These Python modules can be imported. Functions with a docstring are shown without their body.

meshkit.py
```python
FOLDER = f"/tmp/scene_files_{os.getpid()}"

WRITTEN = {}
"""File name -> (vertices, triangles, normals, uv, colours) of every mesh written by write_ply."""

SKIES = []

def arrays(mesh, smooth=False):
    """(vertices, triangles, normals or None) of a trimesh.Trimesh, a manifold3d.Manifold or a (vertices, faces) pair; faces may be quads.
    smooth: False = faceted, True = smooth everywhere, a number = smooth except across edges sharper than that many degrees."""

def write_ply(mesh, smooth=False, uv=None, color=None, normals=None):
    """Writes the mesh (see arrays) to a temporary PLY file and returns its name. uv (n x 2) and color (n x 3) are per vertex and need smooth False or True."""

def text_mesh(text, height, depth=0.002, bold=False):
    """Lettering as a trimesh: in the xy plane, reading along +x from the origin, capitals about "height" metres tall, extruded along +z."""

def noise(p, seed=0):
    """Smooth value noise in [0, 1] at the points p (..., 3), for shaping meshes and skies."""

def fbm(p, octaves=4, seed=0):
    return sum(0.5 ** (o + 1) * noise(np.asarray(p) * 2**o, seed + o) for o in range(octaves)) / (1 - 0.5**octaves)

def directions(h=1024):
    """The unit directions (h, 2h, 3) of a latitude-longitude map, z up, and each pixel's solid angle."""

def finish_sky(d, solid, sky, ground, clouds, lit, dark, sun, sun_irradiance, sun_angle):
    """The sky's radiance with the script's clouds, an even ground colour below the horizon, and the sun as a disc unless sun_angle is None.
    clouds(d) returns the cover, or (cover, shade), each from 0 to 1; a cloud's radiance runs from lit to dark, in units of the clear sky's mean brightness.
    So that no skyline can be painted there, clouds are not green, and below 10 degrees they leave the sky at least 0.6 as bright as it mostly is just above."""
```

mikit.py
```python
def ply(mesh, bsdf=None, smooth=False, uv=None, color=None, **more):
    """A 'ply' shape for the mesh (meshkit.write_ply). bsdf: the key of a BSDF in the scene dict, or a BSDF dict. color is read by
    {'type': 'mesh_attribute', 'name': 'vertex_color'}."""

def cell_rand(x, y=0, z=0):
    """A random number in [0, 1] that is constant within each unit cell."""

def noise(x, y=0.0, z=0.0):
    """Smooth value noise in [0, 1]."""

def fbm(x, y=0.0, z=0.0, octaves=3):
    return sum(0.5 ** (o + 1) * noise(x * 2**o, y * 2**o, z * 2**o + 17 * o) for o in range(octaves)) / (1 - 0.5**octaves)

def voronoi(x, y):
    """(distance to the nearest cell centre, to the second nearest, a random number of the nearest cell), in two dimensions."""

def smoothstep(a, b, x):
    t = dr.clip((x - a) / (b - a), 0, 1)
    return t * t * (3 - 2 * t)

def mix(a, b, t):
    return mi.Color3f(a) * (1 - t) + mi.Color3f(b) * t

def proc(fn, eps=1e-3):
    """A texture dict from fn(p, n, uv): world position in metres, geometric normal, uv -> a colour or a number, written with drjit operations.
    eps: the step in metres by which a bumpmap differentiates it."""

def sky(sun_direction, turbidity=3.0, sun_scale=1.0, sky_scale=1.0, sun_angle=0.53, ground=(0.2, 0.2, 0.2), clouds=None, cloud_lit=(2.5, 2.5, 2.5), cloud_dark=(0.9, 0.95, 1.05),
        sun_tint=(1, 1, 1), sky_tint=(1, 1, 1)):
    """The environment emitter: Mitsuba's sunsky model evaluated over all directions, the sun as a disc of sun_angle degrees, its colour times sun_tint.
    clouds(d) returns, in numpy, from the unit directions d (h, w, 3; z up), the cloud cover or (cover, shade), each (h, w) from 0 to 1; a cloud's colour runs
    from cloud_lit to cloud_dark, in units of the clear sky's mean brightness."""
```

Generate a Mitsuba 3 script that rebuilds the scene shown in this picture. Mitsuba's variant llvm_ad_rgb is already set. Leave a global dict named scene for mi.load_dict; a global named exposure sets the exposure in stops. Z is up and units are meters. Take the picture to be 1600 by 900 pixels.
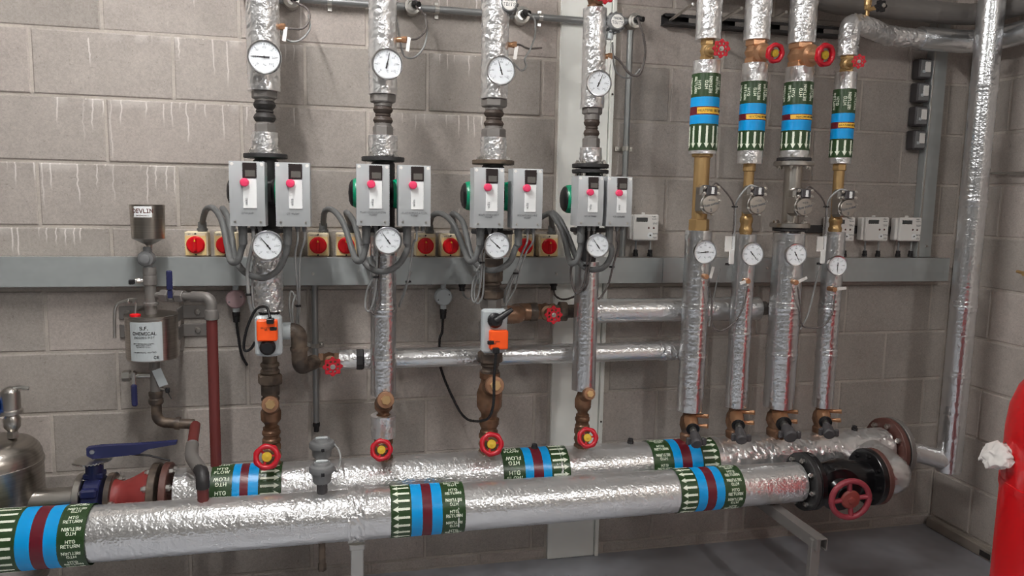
import math, random
import numpy as np, trimesh, mitsuba as mi, mikit, meshkit
import drjit as dr
from mikit import proc, noise, fbm, cell_rand, smoothstep, mix
from scipy.spatial import cKDTree
from shapely.geometry import Polygon, Point, box as sbox
from shapely.ops import unary_union
T = mi.ScalarTransform4f
random.seed(7)
RNG = np.random.default_rng(7)
scene, labels = {'type': 'scene'}, {}

# ------------------------------------------------------------------ camera
F_PX = 1148.6
EYE = np.array([0.0, -2.875, 1.475])
YAW, PITCH, ROLL = 0.2237, 0.12, 0.0193
def _rot():
    f = np.array([math.sin(YAW)*math.cos(PITCH), math.cos(YAW)*math.cos(PITCH), -math.sin(PITCH)])
    r = np.array([math.cos(YAW), -math.sin(YAW), 0]); u = np.cross(r, f)
    c, s = math.cos(ROLL), math.sin(ROLL)
    return np.array([c*r + s*u, -s*r + c*u, f])
ROT = _rot()
scene['camera'] = {'type': 'perspective', 'fov': 2*math.degrees(math.atan(800/F_PX)), 'fov_axis': 'x', 'near_clip': 0.05, 'far_clip': 60.0,
                   'to_world': T().look_at(origin=EYE.tolist(), target=(EYE + ROT[2]).tolist(), up=ROT[1].tolist())}
exposure = -0.15

# ------------------------------------------------------------------ light: unseen ceiling battens, all out of view (built below), room extents
CEIL, FLOOR = 3.2, -0.05
XL, XR, YB = -4.2, 2.752, -6.0
LAMP_Z = 2.86
BATTENS = [(-0.42, -1.30, 224.0, 1.3), (-0.42, -4.3, 90.0, 1.5), (-3.2, -2.9, 14.0, 1.5), (1.7, -3.7, 178.0, 1.5)]   # x, y, radiance, length along y

# surveying the photograph: the world point at height/depth seen along a given sight line
def W(px, py, y):
    d = np.array([(px-800)/F_PX, (450-py)/F_PX, 1.0]) @ ROT
    return EYE + d*((y-EYE[1])/d[1])
def ZAT(x, y, py):          # height on the upright line through (x, y)
    a1, a2 = ROT[1] @ (np.array([x, y, 0])-EYE), ROT[2] @ (np.array([x, y, 0])-EYE)
    k = 450-py
    return (k*a2 - F_PX*a1)/(F_PX*ROT[1][2] - k*ROT[2][2])
def XAT(y, z, px):          # position on the level line along x
    a0, a2 = ROT[0] @ (np.array([0, y, z])-EYE), ROT[2] @ (np.array([0, y, z])-EYE)
    k = px-800
    return (k*a2 - F_PX*a0)/(F_PX*ROT[0][0] - k*ROT[2][0])
def MPP(p): return float(ROT[2] @ (np.asarray(p)-EYE))/F_PX     # metres per pixel there

# ------------------------------------------------------------------ materials
def rgb(*c): return {'type': 'rgb', 'value': [float(x) for x in c]}
def s2l(r, g, b): return [((v/255+0.055)/1.055)**2.4 if v > 10 else v/255/12.92 for v in (r, g, b)]
def mat(name, col, rough=0.5, metal=0.0, spec=0.5, two=True, **k):
    c = col if isinstance(col, dict) else rgb(*s2l(*col))
    b = {'type': 'principled', 'base_color': c, 'roughness': rough, 'metallic': metal, **k}
    if not metal: b['specular'] = spec
    scene['m_'+name] = {'type': 'twosided', 'bsdf': b} if two else b
    return 'm_'+name

def blockfn(base, seed):
    base = s2l(*base)
    def f(p, n, uv):
        a = p.x + p.y
        big = fbm(a*2.3+seed, p.z*3.1, seed, 3)
        mid = fbm(a*17+seed, p.z*15, seed*2.0, 3)
        g1 = noise(a*170, p.z*170, p.y*60)
        g2 = noise(a*420+9, p.z*420, p.y*60)
        v = 0.80 + 0.24*big + 0.16*mid + 0.16*(g1-0.5) + 0.16*(g2-0.5)
        pit = smoothstep(0.80, 0.9, noise(a*140+31, p.z*140, 3.3))
        v = v*(1-0.22*pit)
        col = mi.Color3f(base)*v
        # salt runs from the bed joints (efflorescence), worst at the left of the wall
        w = p.x + 0.007*(noise(p.z*22, p.x*6)-0.5) + 0.004*(noise(p.z*70, p.x*9)-0.5)
        cell = dr.floor(w/0.028)
        row = dr.floor(p.z/0.225 + 0.06*(cell_rand(cell, 5)))
        r1, r2, r3 = cell_rand(cell, row, 1), cell_rand(cell, row, 2), cell_rand(cell, row, 3)
        dist = dr.abs(w/0.028 - cell - 0.3 - 0.4*r3)*0.028
        t = 1 - (p.z/0.225 - dr.floor(p.z/0.225))
        area = smoothstep(0.42, 0.62, noise(p.x*2.6+4, p.z*3.2, 2.0))*smoothstep(1.5, 0.4, p.x)*smoothstep(0.95, 1.5, p.z)
        run = smoothstep(0.0036, 0.0008, dist)*smoothstep(0.0, 0.25, r2*0.95-t+0.1)*smoothstep(0.56, 0.66, r1*(0.30+0.70*area)+0.08*area)
        bloom = smoothstep(0.20, 0.0, t)*smoothstep(0.45, 0.8, noise(p.x*26, p.z*9, 7.0))*area + smoothstep(0.72, 1.0, t)*smoothstep(0.55, 0.85, noise(p.x*8, p.z*7, 11.0))*0.35*smoothstep(1.2, 0.9, p.z)*smoothstep(0.3, -0.2, p.x)
        salt = dr.clip(0.85*run + 0.5*bloom, 0, 1)
        return mix(col, mi.Color3f(0.70, 0.66, 0.63), salt*0.85)
    return f
BLOCKS = []
for i, c in enumerate([(166, 158, 152), (160, 153, 147), (171, 162, 156), (156, 149, 143)]):
    BLOCKS.append(mat('block%d' % i, proc(blockfn(c, 3.7*i+1)), 0.92, spec=0.2))
def mortarfn(p, n, uv):
    a = p.x+p.y
    v = 0.78 + 0.3*fbm(a*9, p.z*9, 2, 3) + 0.14*(noise(a*260, p.z*260, 3)-0.5)
    return mi.Color3f(s2l(182, 174, 166))*v
M_MORTAR = mat('mortar', proc(mortarfn), 0.95, spec=0.2)
def floorfn(p, n, uv):
    a = fbm(p.x*1.1+3, p.y*1.6, 1, 4); b = fbm(p.x*14, p.y*14, 5, 3); scuff = smoothstep(0.62, 0.75, fbm(p.x*2.2+9, p.y*2.5, 8, 3))
    return mix(mi.Color3f(s2l(168, 171, 178))*(0.8+0.25*b), mi.Color3f(s2l(104, 100, 100)), smoothstep(0.42, 0.62, a)*0.6+scuff*0.2)
M_FLOOR = mat('floor', proc(floorfn), 0.42, spec=0.5)
def plasterfn(p, n, uv): return mi.Color3f(s2l(120, 117, 113))*(0.85+0.3*fbm(p.x*3+p.y, p.z*3, 1, 3))
M_WALLP = mat('wallpaint', proc(plasterfn), 0.9)  # unseen left and front walls, grey kept dark to limit bounced light
M_CEIL = mat('ceilpaint', (150, 148, 145), 0.9)  # unseen ceiling, its grey chosen for the light it bounces
M_SKIRT = mat('upstand', proc(lambda p, n, uv: mi.Color3f(s2l(128, 120, 112))*(0.7+0.5*fbm(p.x*12+p.y*12, p.z*12, 1, 3))), 0.9)
M_VENT = mat('vent', (34, 31, 30), 0.9)

def foilbump(p, n, uv):
    c = noise(p.x*230, p.y*230, p.z*230) + 0.6*noise(p.x*95+7, p.y*95, p.z*95)
    r = dr.abs(noise(p.x*130+3, p.y*130, p.z*130)-0.5)
    return 0.5*c - 1.1*r
def foilmat(name, col, rough, amp, metal=0.86):
    scene['m_'+name] = {'type': 'twosided', 'bsdf': {'type': 'bumpmap', 'arbitrary': proc(foilbump, 8e-4), 'scale': amp,
                        'bsdf': {'type': 'principled', 'base_color': rgb(*s2l(*col)), 'metallic': metal, 'roughness': rough}}}
    return 'm_'+name
M_FOIL = foilmat('foil', (238, 238, 238), 0.21, 0.0012)
M_FOILS = foilmat('foil_taped', (228, 230, 232), 0.18, 0.0007, 0.94)
def galvfn(p, n, uv):
    v = 0.92 + 0.1*fbm(p.x*5, p.z*30+p.y*30, 1, 3) + 0.05*noise(p.x*60, p.z*60, p.y*60)
    return mi.Color3f(s2l(170, 175, 175))*v
M_GALV = mat('galvanised', proc(galvfn), 0.36, 0.35)
M_GALV2 = mat('galvanised_plain', (150, 152, 152), 0.45, 0.8)
M_ZINC = mat('zinc', (205, 203, 198), 0.28, 1.0)
M_CHROME = mat('chrome', (225, 226, 228), 0.12, 1.0)
def brushedfn(p, n, uv):
    return mi.Color3f(s2l(176, 170, 163))*(0.86+0.25*noise(p.x*4, p.y*4, p.z*260))
M_STAIN = mat('stainless', proc(brushedfn), 0.28, 1.0)
M_STAIN2 = mat('stainless_plain', (188, 184, 178), 0.3, 1.0)
M_BOX = mat('box_grey', (178, 181, 183), 0.38, 0.25)
M_GREYPL = mat('grey_plastic', (112, 113, 114), 0.5)
M_DKGREYPL = mat('dark_grey_plastic', (66, 64, 66), 0.55)
M_HOSE = mat('hose_grey', (94, 95, 95), 0.55)
M_CABLE = mat('cable_grey', (150, 151, 150), 0.5)
M_CABLE2 = mat('cable_grey_dark', (98, 92, 90), 0.55)
M_BLACK = mat('black_plastic', (22, 22, 24), 0.4)
M_RUBBER = mat('rubber', (42, 39, 38), 0.55)
M_RUBBERB = mat('rubber_brown', (62, 52, 46), 0.55)
M_IRON = mat('iron', (50, 49, 50), 0.5, 0.3)
def rustfn(p, n, uv):
    a = fbm(p.x*26+3, p.y*26, p.z*26, 3)
    return mix(mi.Color3f(s2l(66, 58, 53)), mi.Color3f(s2l(106, 92, 80)), smoothstep(0.3, 0.7, a))
M_RUST = mat('malleable_iron', proc(rustfn), 0.5, 0.35)
def bronzefn(p, n, uv):
    a = fbm(p.x*22, p.y*22+5, p.z*22, 3)
    return mix(mi.Color3f(s2l(98, 72, 54)), mi.Color3f(s2l(136, 104, 82)), smoothstep(0.3, 0.7, a))
M_BRONZE = mat('bronze', proc(bronzefn), 0.38, 0.55)
M_COPPERY = mat('new_bronze', (188, 142, 108), 0.32, 0.7)
M_HEXG = mat('bright_hexagon', (226, 190, 140), 0.25, 0.8)
M_PLUG = mat('plug_bronze', (164, 124, 98), 0.35, 0.6)
M_BRASS = mat('brass', (180, 148, 102), 0.36, 0.7)
M_BRASSY = mat('yellow_hub', (205, 172, 52), 0.4, 0.2)
M_RED = mat('red_handwheel', (182, 18, 36), 0.32, clearcoat=0.5)
M_ROTARY = mat('red_rotary', (214, 20, 30), 0.3)
M_REDPAINT = mat('red_vessel', (205, 14, 22), 0.16, clearcoat=0.8)
M_REDCAST = mat('red_casting', (128, 46, 44), 0.5)
M_MAROON = mat('maroon_pipe', (98, 42, 40), 0.4)
M_MAROONF = mat('red_oxide', (88, 56, 50), 0.5)
M_WHEELR = mat('wheel_dark_red', (132, 48, 58), 0.45)
M_WHEELC = mat('wheel_rust_centre', (122, 52, 46), 0.5)
M_GREEN = mat('motor_green', (0, 128, 92), 0.3)
M_BLUE = mat('blue_paint', (33, 37, 76), 0.4)
M_BLUE2 = mat('blue_bright', (20, 72, 150), 0.4)
M_PINK = mat('pink_knob', (232, 62, 104), 0.4)
M_CREAM = mat('cream_plate', (226, 214, 186), 0.5)
M_CREAMY = mat('yellow_plate', (232, 206, 146), 0.5)
M_WHITE = mat('white_plastic', (222, 220, 216), 0.4)
M_LABEL = mat('white_label', (228, 230, 230), 0.5)
M_DIAL = mat('dial_white', (232, 236, 240), 0.5)
M_PRINT = mat('black_print', (26, 26, 30), 0.6)
M_GPRINT = mat('grey_print', (96, 98, 102), 0.6)
M_WPRINT = mat('white_print', (226, 232, 214), 0.5)
M_ORANGE = mat('orange_cover', (255, 92, 30), 0.4)
M_ACT = mat('actuator_grey', (176, 182, 184), 0.4)
M_BG = mat('band_green', (40, 64, 34), 0.3)
M_BB = mat('band_blue', (6, 150, 218), 0.28)
M_BM = mat('band_maroon', (96, 22, 36), 0.3)
M_BY = mat('band_yellow', (238, 186, 62), 0.35)
M_DISPLAY = mat('display_glass', (48, 42, 42), 0.15)
M_LCD = mat('lcd_grey', (96, 94, 90), 0.25)
M_LCDD = mat('lcd_dark', (66, 68, 68), 0.25)
M_COLUMN = mat('column_white', proc(lambda p, n, uv: mi.Color3f(s2l(226, 227, 222))*(0.92+0.12*fbm(p.x*6, p.z*5, 1, 3))), 0.55)
M_BLKV = mat('black_valve', (16, 15, 17), 0.22)
M_CLOTH = mat('white_rag', (208, 204, 200), 0.9)
M_DULL = mat('dull_pipe', (120, 116, 113), 0.5, 0.4)
scene['m_glass'] = {'type': 'thindielectric', 'int_ior': 1.5}

# ------------------------------------------------------------------ mesh helpers
def cat(*ms):
    out = []
    for m in ms: out += m if isinstance(m, (list, tuple)) else [m]
    v, f, o = [], [], 0
    for m in out:
        v.append(np.asarray(m.vertices)); f.append(np.asarray(m.faces)+o); o += len(m.vertices)
    return trimesh.Trimesh(np.vstack(v), np.vstack(f), process=False)
def box(cx, cy, cz, sx, sy, sz, c=0.0):
    if c <= 0:
        m = trimesh.creation.box((sx, sy, sz)); m.apply_translation((cx, cy, cz)); return m
    c = min(c, 0.45*min(sx, sy, sz))
    pts = []
    for a in (-1, 1):
        for b in (-1, 1):
            for d in (-1, 1):
                for k in range(3):
                    h = [sx/2-c, sy/2-c, sz/2-c]; h[k] += c
                    pts.append((a*h[0], b*h[1], d*h[2]))
    m = trimesh.convex.convex_hull(np.array(pts)); m.apply_translation((cx, cy, cz)); return m
def frame(d, hint=None):
    d = np.asarray(d, float); d = d/np.linalg.norm(d)
    h = np.array([0, 0, 1.0]) if abs(d[2]) < 0.9 else np.array([0, -1.0, 0])
    if hint is not None: h = np.asarray(hint, float)
    a = h - d*(h @ d); a /= np.linalg.norm(a)
    return d, a, np.cross(d, a)
def lathe(p0, d, prof, n=24, hint=None, rot=0.0):
    """prof: (t along d, radius); ends with radius 0 are closed."""
    d, a, b = frame(d, hint); p0 = np.asarray(p0, float)
    prof = [(t, max(r, 0)) for t, r in prof]
    if prof[0][1] > 0: prof = [(prof[0][0], 0)] + prof
    if prof[-1][1] > 0: prof = prof + [(prof[-1][0], 0)]
    th = np.arange(n)*2*np.pi/n + rot
    ring = np.cos(th)[:, None]*a + np.sin(th)[:, None]*b
    v, f, idx = [], [], []
    for t, r in prof:
        if r <= 0: idx.append([len(v)]); v.append(p0+d*t)
        else:
            idx.append(list(range(len(v), len(v)+n))); v += list(p0 + d*t + ring*r)
    for A, B in zip(idx[:-1], idx[1:]):
        for i in range(n):
            j = (i+1) % n
            if len(A) == 1 and len(B) == 1: continue
            if len(A) == 1: f.append((A[0], B[j], B[i]))
            elif len(B) == 1: f.append((A[i], A[j], B[0]))
            else: f += [(A[i], A[j], B[j]), (A[i], B[j], B[i])]
    return trimesh.Trimesh(np.array(v), np.array(f), process=False)
def cyl(p0, p1, r, r1=None, n=20, ch=0.0):
    p0, p1 = np.asarray(p0, float), np.asarray(p1, float); L = np.linalg.norm(p1-p0); r1 = r if r1 is None else r1
    pr = [(0, r), (L, r1)] if ch <= 0 else [(0, r-ch), (ch, r), (L-ch, r1), (L, r1-ch)]
    return lathe(p0, p1-p0, pr, n)
def hexn(p0, p1, r, n=6):
    p0, p1 = np.asarray(p0, float), np.asarray(p1, float); L = np.linalg.norm(p1-p0); c = min(r*0.1, L*0.2)
    return lathe(p0, p1-p0, [(0, r-c), (c, r), (L-c, r), (L, r-c)], n, rot=0.3)
def spline(pts, per=8):
    p = np.asarray(pts, float)
    if len(p) < 3: return np.linspace(p[0], p[1], 2)
    q = np.vstack([2*p[0]-p[1], p, 2*p[-1]-p[-2]]); out = []
    for i in range(1, len(q)-2):
        for t in np.arange(per)/per:
            a, b, c, d = q[i-1:i+3]
            out.append(0.5*(2*b+(c-a)*t+(2*a-5*b+4*c-d)*t*t+(3*b-a-3*c+d)*t**3))
    return np.vstack(out+[p[-1:]])
def fillet(pts, r, per=7):
    p = [np.asarray(x, float) for x in pts]; out = [p[0]]
    for a, b, c in zip(p[:-2], p[1:-1], p[2:]):
        u, w = a-b, c-b; lu, lw = np.linalg.norm(u), np.linalg.norm(w); k = min(r, lu*0.49, lw*0.49)
        s, e = b+u/lu*k, b+w/lw*k
        for t in np.linspace(0, 1, per): out.append((1-t)**2*s + 2*t*(1-t)*b + t*t*e)
    return np.array(out+[p[-1]])
def tube(pts, r, n=10, caps=True):
    p = np.asarray(pts, float); N = len(p); rr = np.broadcast_to(r, (N,))
    t = np.gradient(p, axis=0); t /= np.linalg.norm(t, axis=1, keepdims=True)+1e-12
    _, a, _ = frame(t[0]); A = []
    for i in range(N):
        a = a - t[i]*(a @ t[i]); a /= np.linalg.norm(a); A.append(a)
    A = np.array(A); B = np.cross(t, A); th = np.arange(n)*2*np.pi/n
    v = (p[:, None] + rr[:, None, None]*(np.cos(th)[None, :, None]*A[:, None]+np.sin(th)[None, :, None]*B[:, None])).reshape(-1, 3)
    i, j = np.meshgrid(np.arange(N-1), np.arange(n), indexing='ij'); j2 = (j+1) % n
    q = np.stack([i*n+j, i*n+j2, (i+1)*n+j2, (i+1)*n+j], -1).reshape(-1, 4)
    f = np.vstack([q[:, [0, 1, 2]], q[:, [0, 2, 3]]])
    m = trimesh.Trimesh(v, f, process=False)
    if caps:
        k = np.arange(n); c0 = np.vstack([v[:n], p[:1]]); c1 = np.vstack([v[-n:], p[-1:]])
        m = cat(m, trimesh.Trimesh(c0, np.stack([(k+1) % n, k, k*0+n], 1), process=False), trimesh.Trimesh(c1, np.stack([k, (k+1) % n, k*0+n], 1), process=False))
    return m
def resample(pts, step):
    p = np.asarray(pts, float); s = np.r_[0, np.cumsum(np.linalg.norm(np.diff(p, axis=0), axis=1))]
    u = np.linspace(0, s[-1], max(3, int(s[-1]/step)+1))
    return np.stack([np.interp(u, s, p[:, k]) for k in range(3)], 1), u
def foil(pts, r, amp=0.0016, seed=0, step=0.0055, n=60, ring=0.0, cell=0.016, seams=(), r1=None):
    step, n, cell = step*0.68, int(n*1.4), cell*0.85
    """Foil-faced lagging: a tube whose skin is crumpled, with tape seams round it at the given distances."""
    p, u = resample(pts, step)
    rr = np.linspace(r, r if r1 is None else r1, len(p))
    m = tube(p, rr, n, caps=False); v = m.vertices.copy()
    c = np.repeat(p, n, axis=0); d = v-c; d /= np.linalg.norm(d, axis=1, keepdims=True)
    us = np.repeat(u, n)
    lo, hi = v.min(0)-0.02, v.max(0)+0.02
    g = np.random.default_rng(seed+11)
    k = int(min(9000, 1.3*2*np.pi*r*u[-1]/cell**2))+12
    pick = g.integers(0, len(v), k); seeds = v[pick] + g.normal(0, cell*0.3, (k, 3))
    dd, ii = cKDTree(seeds).query(v*[1, 1, 1], k=2)
    plane = ((v-seeds[ii[:, 0]])*g.normal(0, 1, (k, 3))[ii[:, 0]]).sum(1)/cell
    h = amp*(0.45*np.clip((dd[:, 1]-dd[:, 0])/cell, 0, 0.6) + 0.75*np.clip(plane, -1.2, 1.2)*np.clip(meshkit.noise(v*22, seed+9)*1.6-0.2, 0.15, 1) + 0.7*(meshkit.fbm(v*60, 3, seed)-0.5))
    h += amp*0.8*(meshkit.fbm(v*14, 2, seed+3)-0.5)
    if ring: h += ring*(meshkit.noise(np.stack([us*190, us*0+seed, np.arctan2(d[:, 1], d[:, 0])*1.5], 1), seed)-0.5)*np.clip(meshkit.noise(v*11, seed+5)*1.8-0.3, 0.1, 1)
    for s in seams:
        h += 0.0012*(np.abs(us-s) < 0.022) + 0.0016*np.exp(-((us-s)/0.004)**2)
    v = v + d*h[:, None]
    a, b = v[:n], v[-n:]
    kk = np.arange(n)
    caps = [trimesh.Trimesh(np.vstack([a, p[:1]]), np.stack([(kk+1) % n, kk, kk*0+n], 1), process=False), trimesh.Trimesh(np.vstack([b, p[-1:]]), np.stack([kk, (kk+1) % n, kk*0+n], 1), process=False)]
    return cat(trimesh.Trimesh(v, m.faces, process=False), *caps)
def extr(poly, h, p0=(0, 0, 0), ex=(1, 0, 0), ey=(0, 0, 1)):
    """Extrudes a flat outline: its x along ex, its y along ey, its height along ex x ey."""
    ms = [trimesh.creation.extrude_polygon(g, h, engine='earcut') for g in getattr(poly, 'geoms', [poly])]
    m = cat(*ms); ex, ey = np.asarray(ex, float), np.asarray(ey, float)
    v = m.vertices
    return trimesh.Trimesh(np.asarray(p0) + v[:, :1]*ex + v[:, 1:2]*ey + v[:, 2:]*np.cross(ex, ey), m.faces, process=False)
_TXT = {}
def text(s, h, depth=0.0006, bold=False, align=0.5, lead=1.35):
    """Several lines of lettering in the xy plane, centred on the origin."""
    key = (s, bold)
    if key not in _TXT:
        lines = []
        for i, l in enumerate(s.split('\n')):
            m = meshkit.text_mesh(l, 1.0, 1.0, bold); b = m.bounds
            v = m.vertices - [b[0][0] + (b[1][0]-b[0][0])*align, lead*i, 0]
            lines.append(trimesh.Trimesh(v, m.faces, process=False))
        m = cat(lines); b = m.bounds; m.vertices = m.vertices - [0, (b[0][1]+b[1][1])/2, 0]
        _TXT[key] = m
    m = _TXT[key]
    return trimesh.Trimesh(m.vertices*[h, h, depth], m.faces, process=False)
def onplane(m, p0, ex=(1, 0, 0), ey=(0, 0, 1)):
    ex, ey = np.asarray(ex, float), np.asarray(ey, float); v = m.vertices
    return trimesh.Trimesh(np.asarray(p0) + v[:, :1]*ex + v[:, 1:2]*ey + v[:, 2:]*np.cross(ex, ey), m.faces, process=False)
def wrap(m, p0, a, R, ang=0.0):
    """Lays a flat mesh (x along a, y round it, z outwards) on a cylinder; ang 0 faces the room (-y)."""
    a = np.asarray(a, float); e1 = np.array([0, -1.0, 0]); e1 = e1 - a*(e1 @ a); e1 /= np.linalg.norm(e1); e2 = np.cross(e1, a)
    e2 = -np.cross(a, e1); v = m.vertices; th = ang + v[:, 1]/R
    Rr = (R + v[:, 2])[:, None]
    P = np.asarray(p0) + v[:, :1]*a + Rr*(np.cos(th)[:, None]*e1 + np.sin(th)[:, None]*e2)
    return trimesh.Trimesh(P, m.faces, process=False)

# ------------------------------------------------------------------ scene tree helpers
USED = {}
def numbered(k):
    n = USED.get(k, 0); USED[k] = n+1
    return k if n == 0 else '%s_%03d' % (k, n)
def thing(name, label, category, group=None):
    k = numbered(name); labels[k] = {'label': label, 'category': category}
    if group: labels[k]['group'] = group
    return k
def part(parent, name, mesh, m, smooth=35, label=None):
    k = numbered(parent+'__'+name)
    scene[k] = mikit.ply(mesh, m, smooth)
    if label: labels[k] = {'label': label}
    return k
def single(name, mesh, m, label, category, group=None, smooth=35):
    k = numbered(name); scene[k] = mikit.ply(mesh, m, smooth); labels[k] = {'label': label, 'category': category}
    if group: labels[k]['group'] = group
    return k
def struct(name, mesh, m, smooth=False):
    scene[name] = mikit.ply(mesh, m, smooth); labels[name] = {'kind': 'structure'}; USED[name] = 1
    return name
_BANK = {}
def shared(parent, name, key, make, m, at, smooth=35, label=None):
    """A part that has look-alikes: one mesh, placed again."""
    if (key, m) not in _BANK: _BANK[(key, m)] = mikit.ply(make(), m, smooth)
    k = numbered(parent+'__'+name)
    M = at if not isinstance(at, (tuple, list, np.ndarray)) else T().translate([float(x) for x in at])
    scene[k] = {**_BANK[(key, m)], 'to_world': M}
    if label: labels[k] = {'label': label}
    return k
def bolt(parent, p, d, r=0.008, L=0.012, m=None, name='bolt'):
    d, a, b = frame(d); M = np.eye(4); M[:3, 0], M[:3, 1], M[:3, 2], M[:3, 3] = a, b, d, p
    return shared(parent, name, ('bolt', round(r, 4), round(L, 4)), lambda: cat(lathe((0, 0, 0), (0, 0, 1), [(-0.002, r*1.0), (L*0.6, r), (L*0.66, r*0.8)], 6), cyl((0, 0, L*0.6), (0, 0, L), r*0.55, n=8)), m or M_ZINC, T(M))

# ================================================================== THE ROOM
wall_back = struct('wall_back', box((XL+XR)/2, 0.06, (CEIL+FLOOR)/2, XR-XL+0.3, 0.112, CEIL-FLOOR), M_MORTAR)
wall_right = struct('wall_right', box(XR+0.06, (YB)/2, (CEIL+FLOOR)/2, 0.112, -YB-0.004, CEIL-FLOOR), M_MORTAR)
struct('wall_left', box(XL-0.06, YB/2, (CEIL+FLOOR)/2, 0.12, -YB, CEIL-FLOOR), M_WALLP)
struct('wall_front', box((XL+XR)/2, YB-0.06, (CEIL+FLOOR)/2, XR-XL+0.3, 0.12, CEIL-FLOOR), M_WALLP)
struct('floor', box((XL+XR)/2, YB/2, FLOOR-0.05, XR-XL+0.4, -YB+0.4, 0.1), M_FLOOR)
struct('ceiling', box((XL+XR)/2, YB/2, CEIL+0.05, XR-XL+0.4, -YB+0.4, 0.1), M_CEIL)
def block_mesh(w, h):
    c, d = 0.0035, 0.014       # worn arris; front face at y = 0, laid into the mortar behind
    def loop(w2, h2, y): return [(-w2, y, -h2), (w2, y, -h2), (w2, y, h2), (-w2, y, h2)]
    v = loop(w/2-c, h/2-c, 0) + loop(w/2, h/2, c*0.9) + loop(w/2, h/2, d)
    f = [(0, 1, 2), (0, 2, 3)]
    for o in (0, 4):
        for i in range(4):
            j = (i+1) % 4; f += [(o+i, o+4+i, o+4+j), (o+i, o+4+j, o+j)]
    return trimesh.Trimesh(np.array(v, float), np.array(f), process=False)
CX0, CX1 = 0.822, 1.052            # the white column stands in the gap of the blockwork
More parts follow.
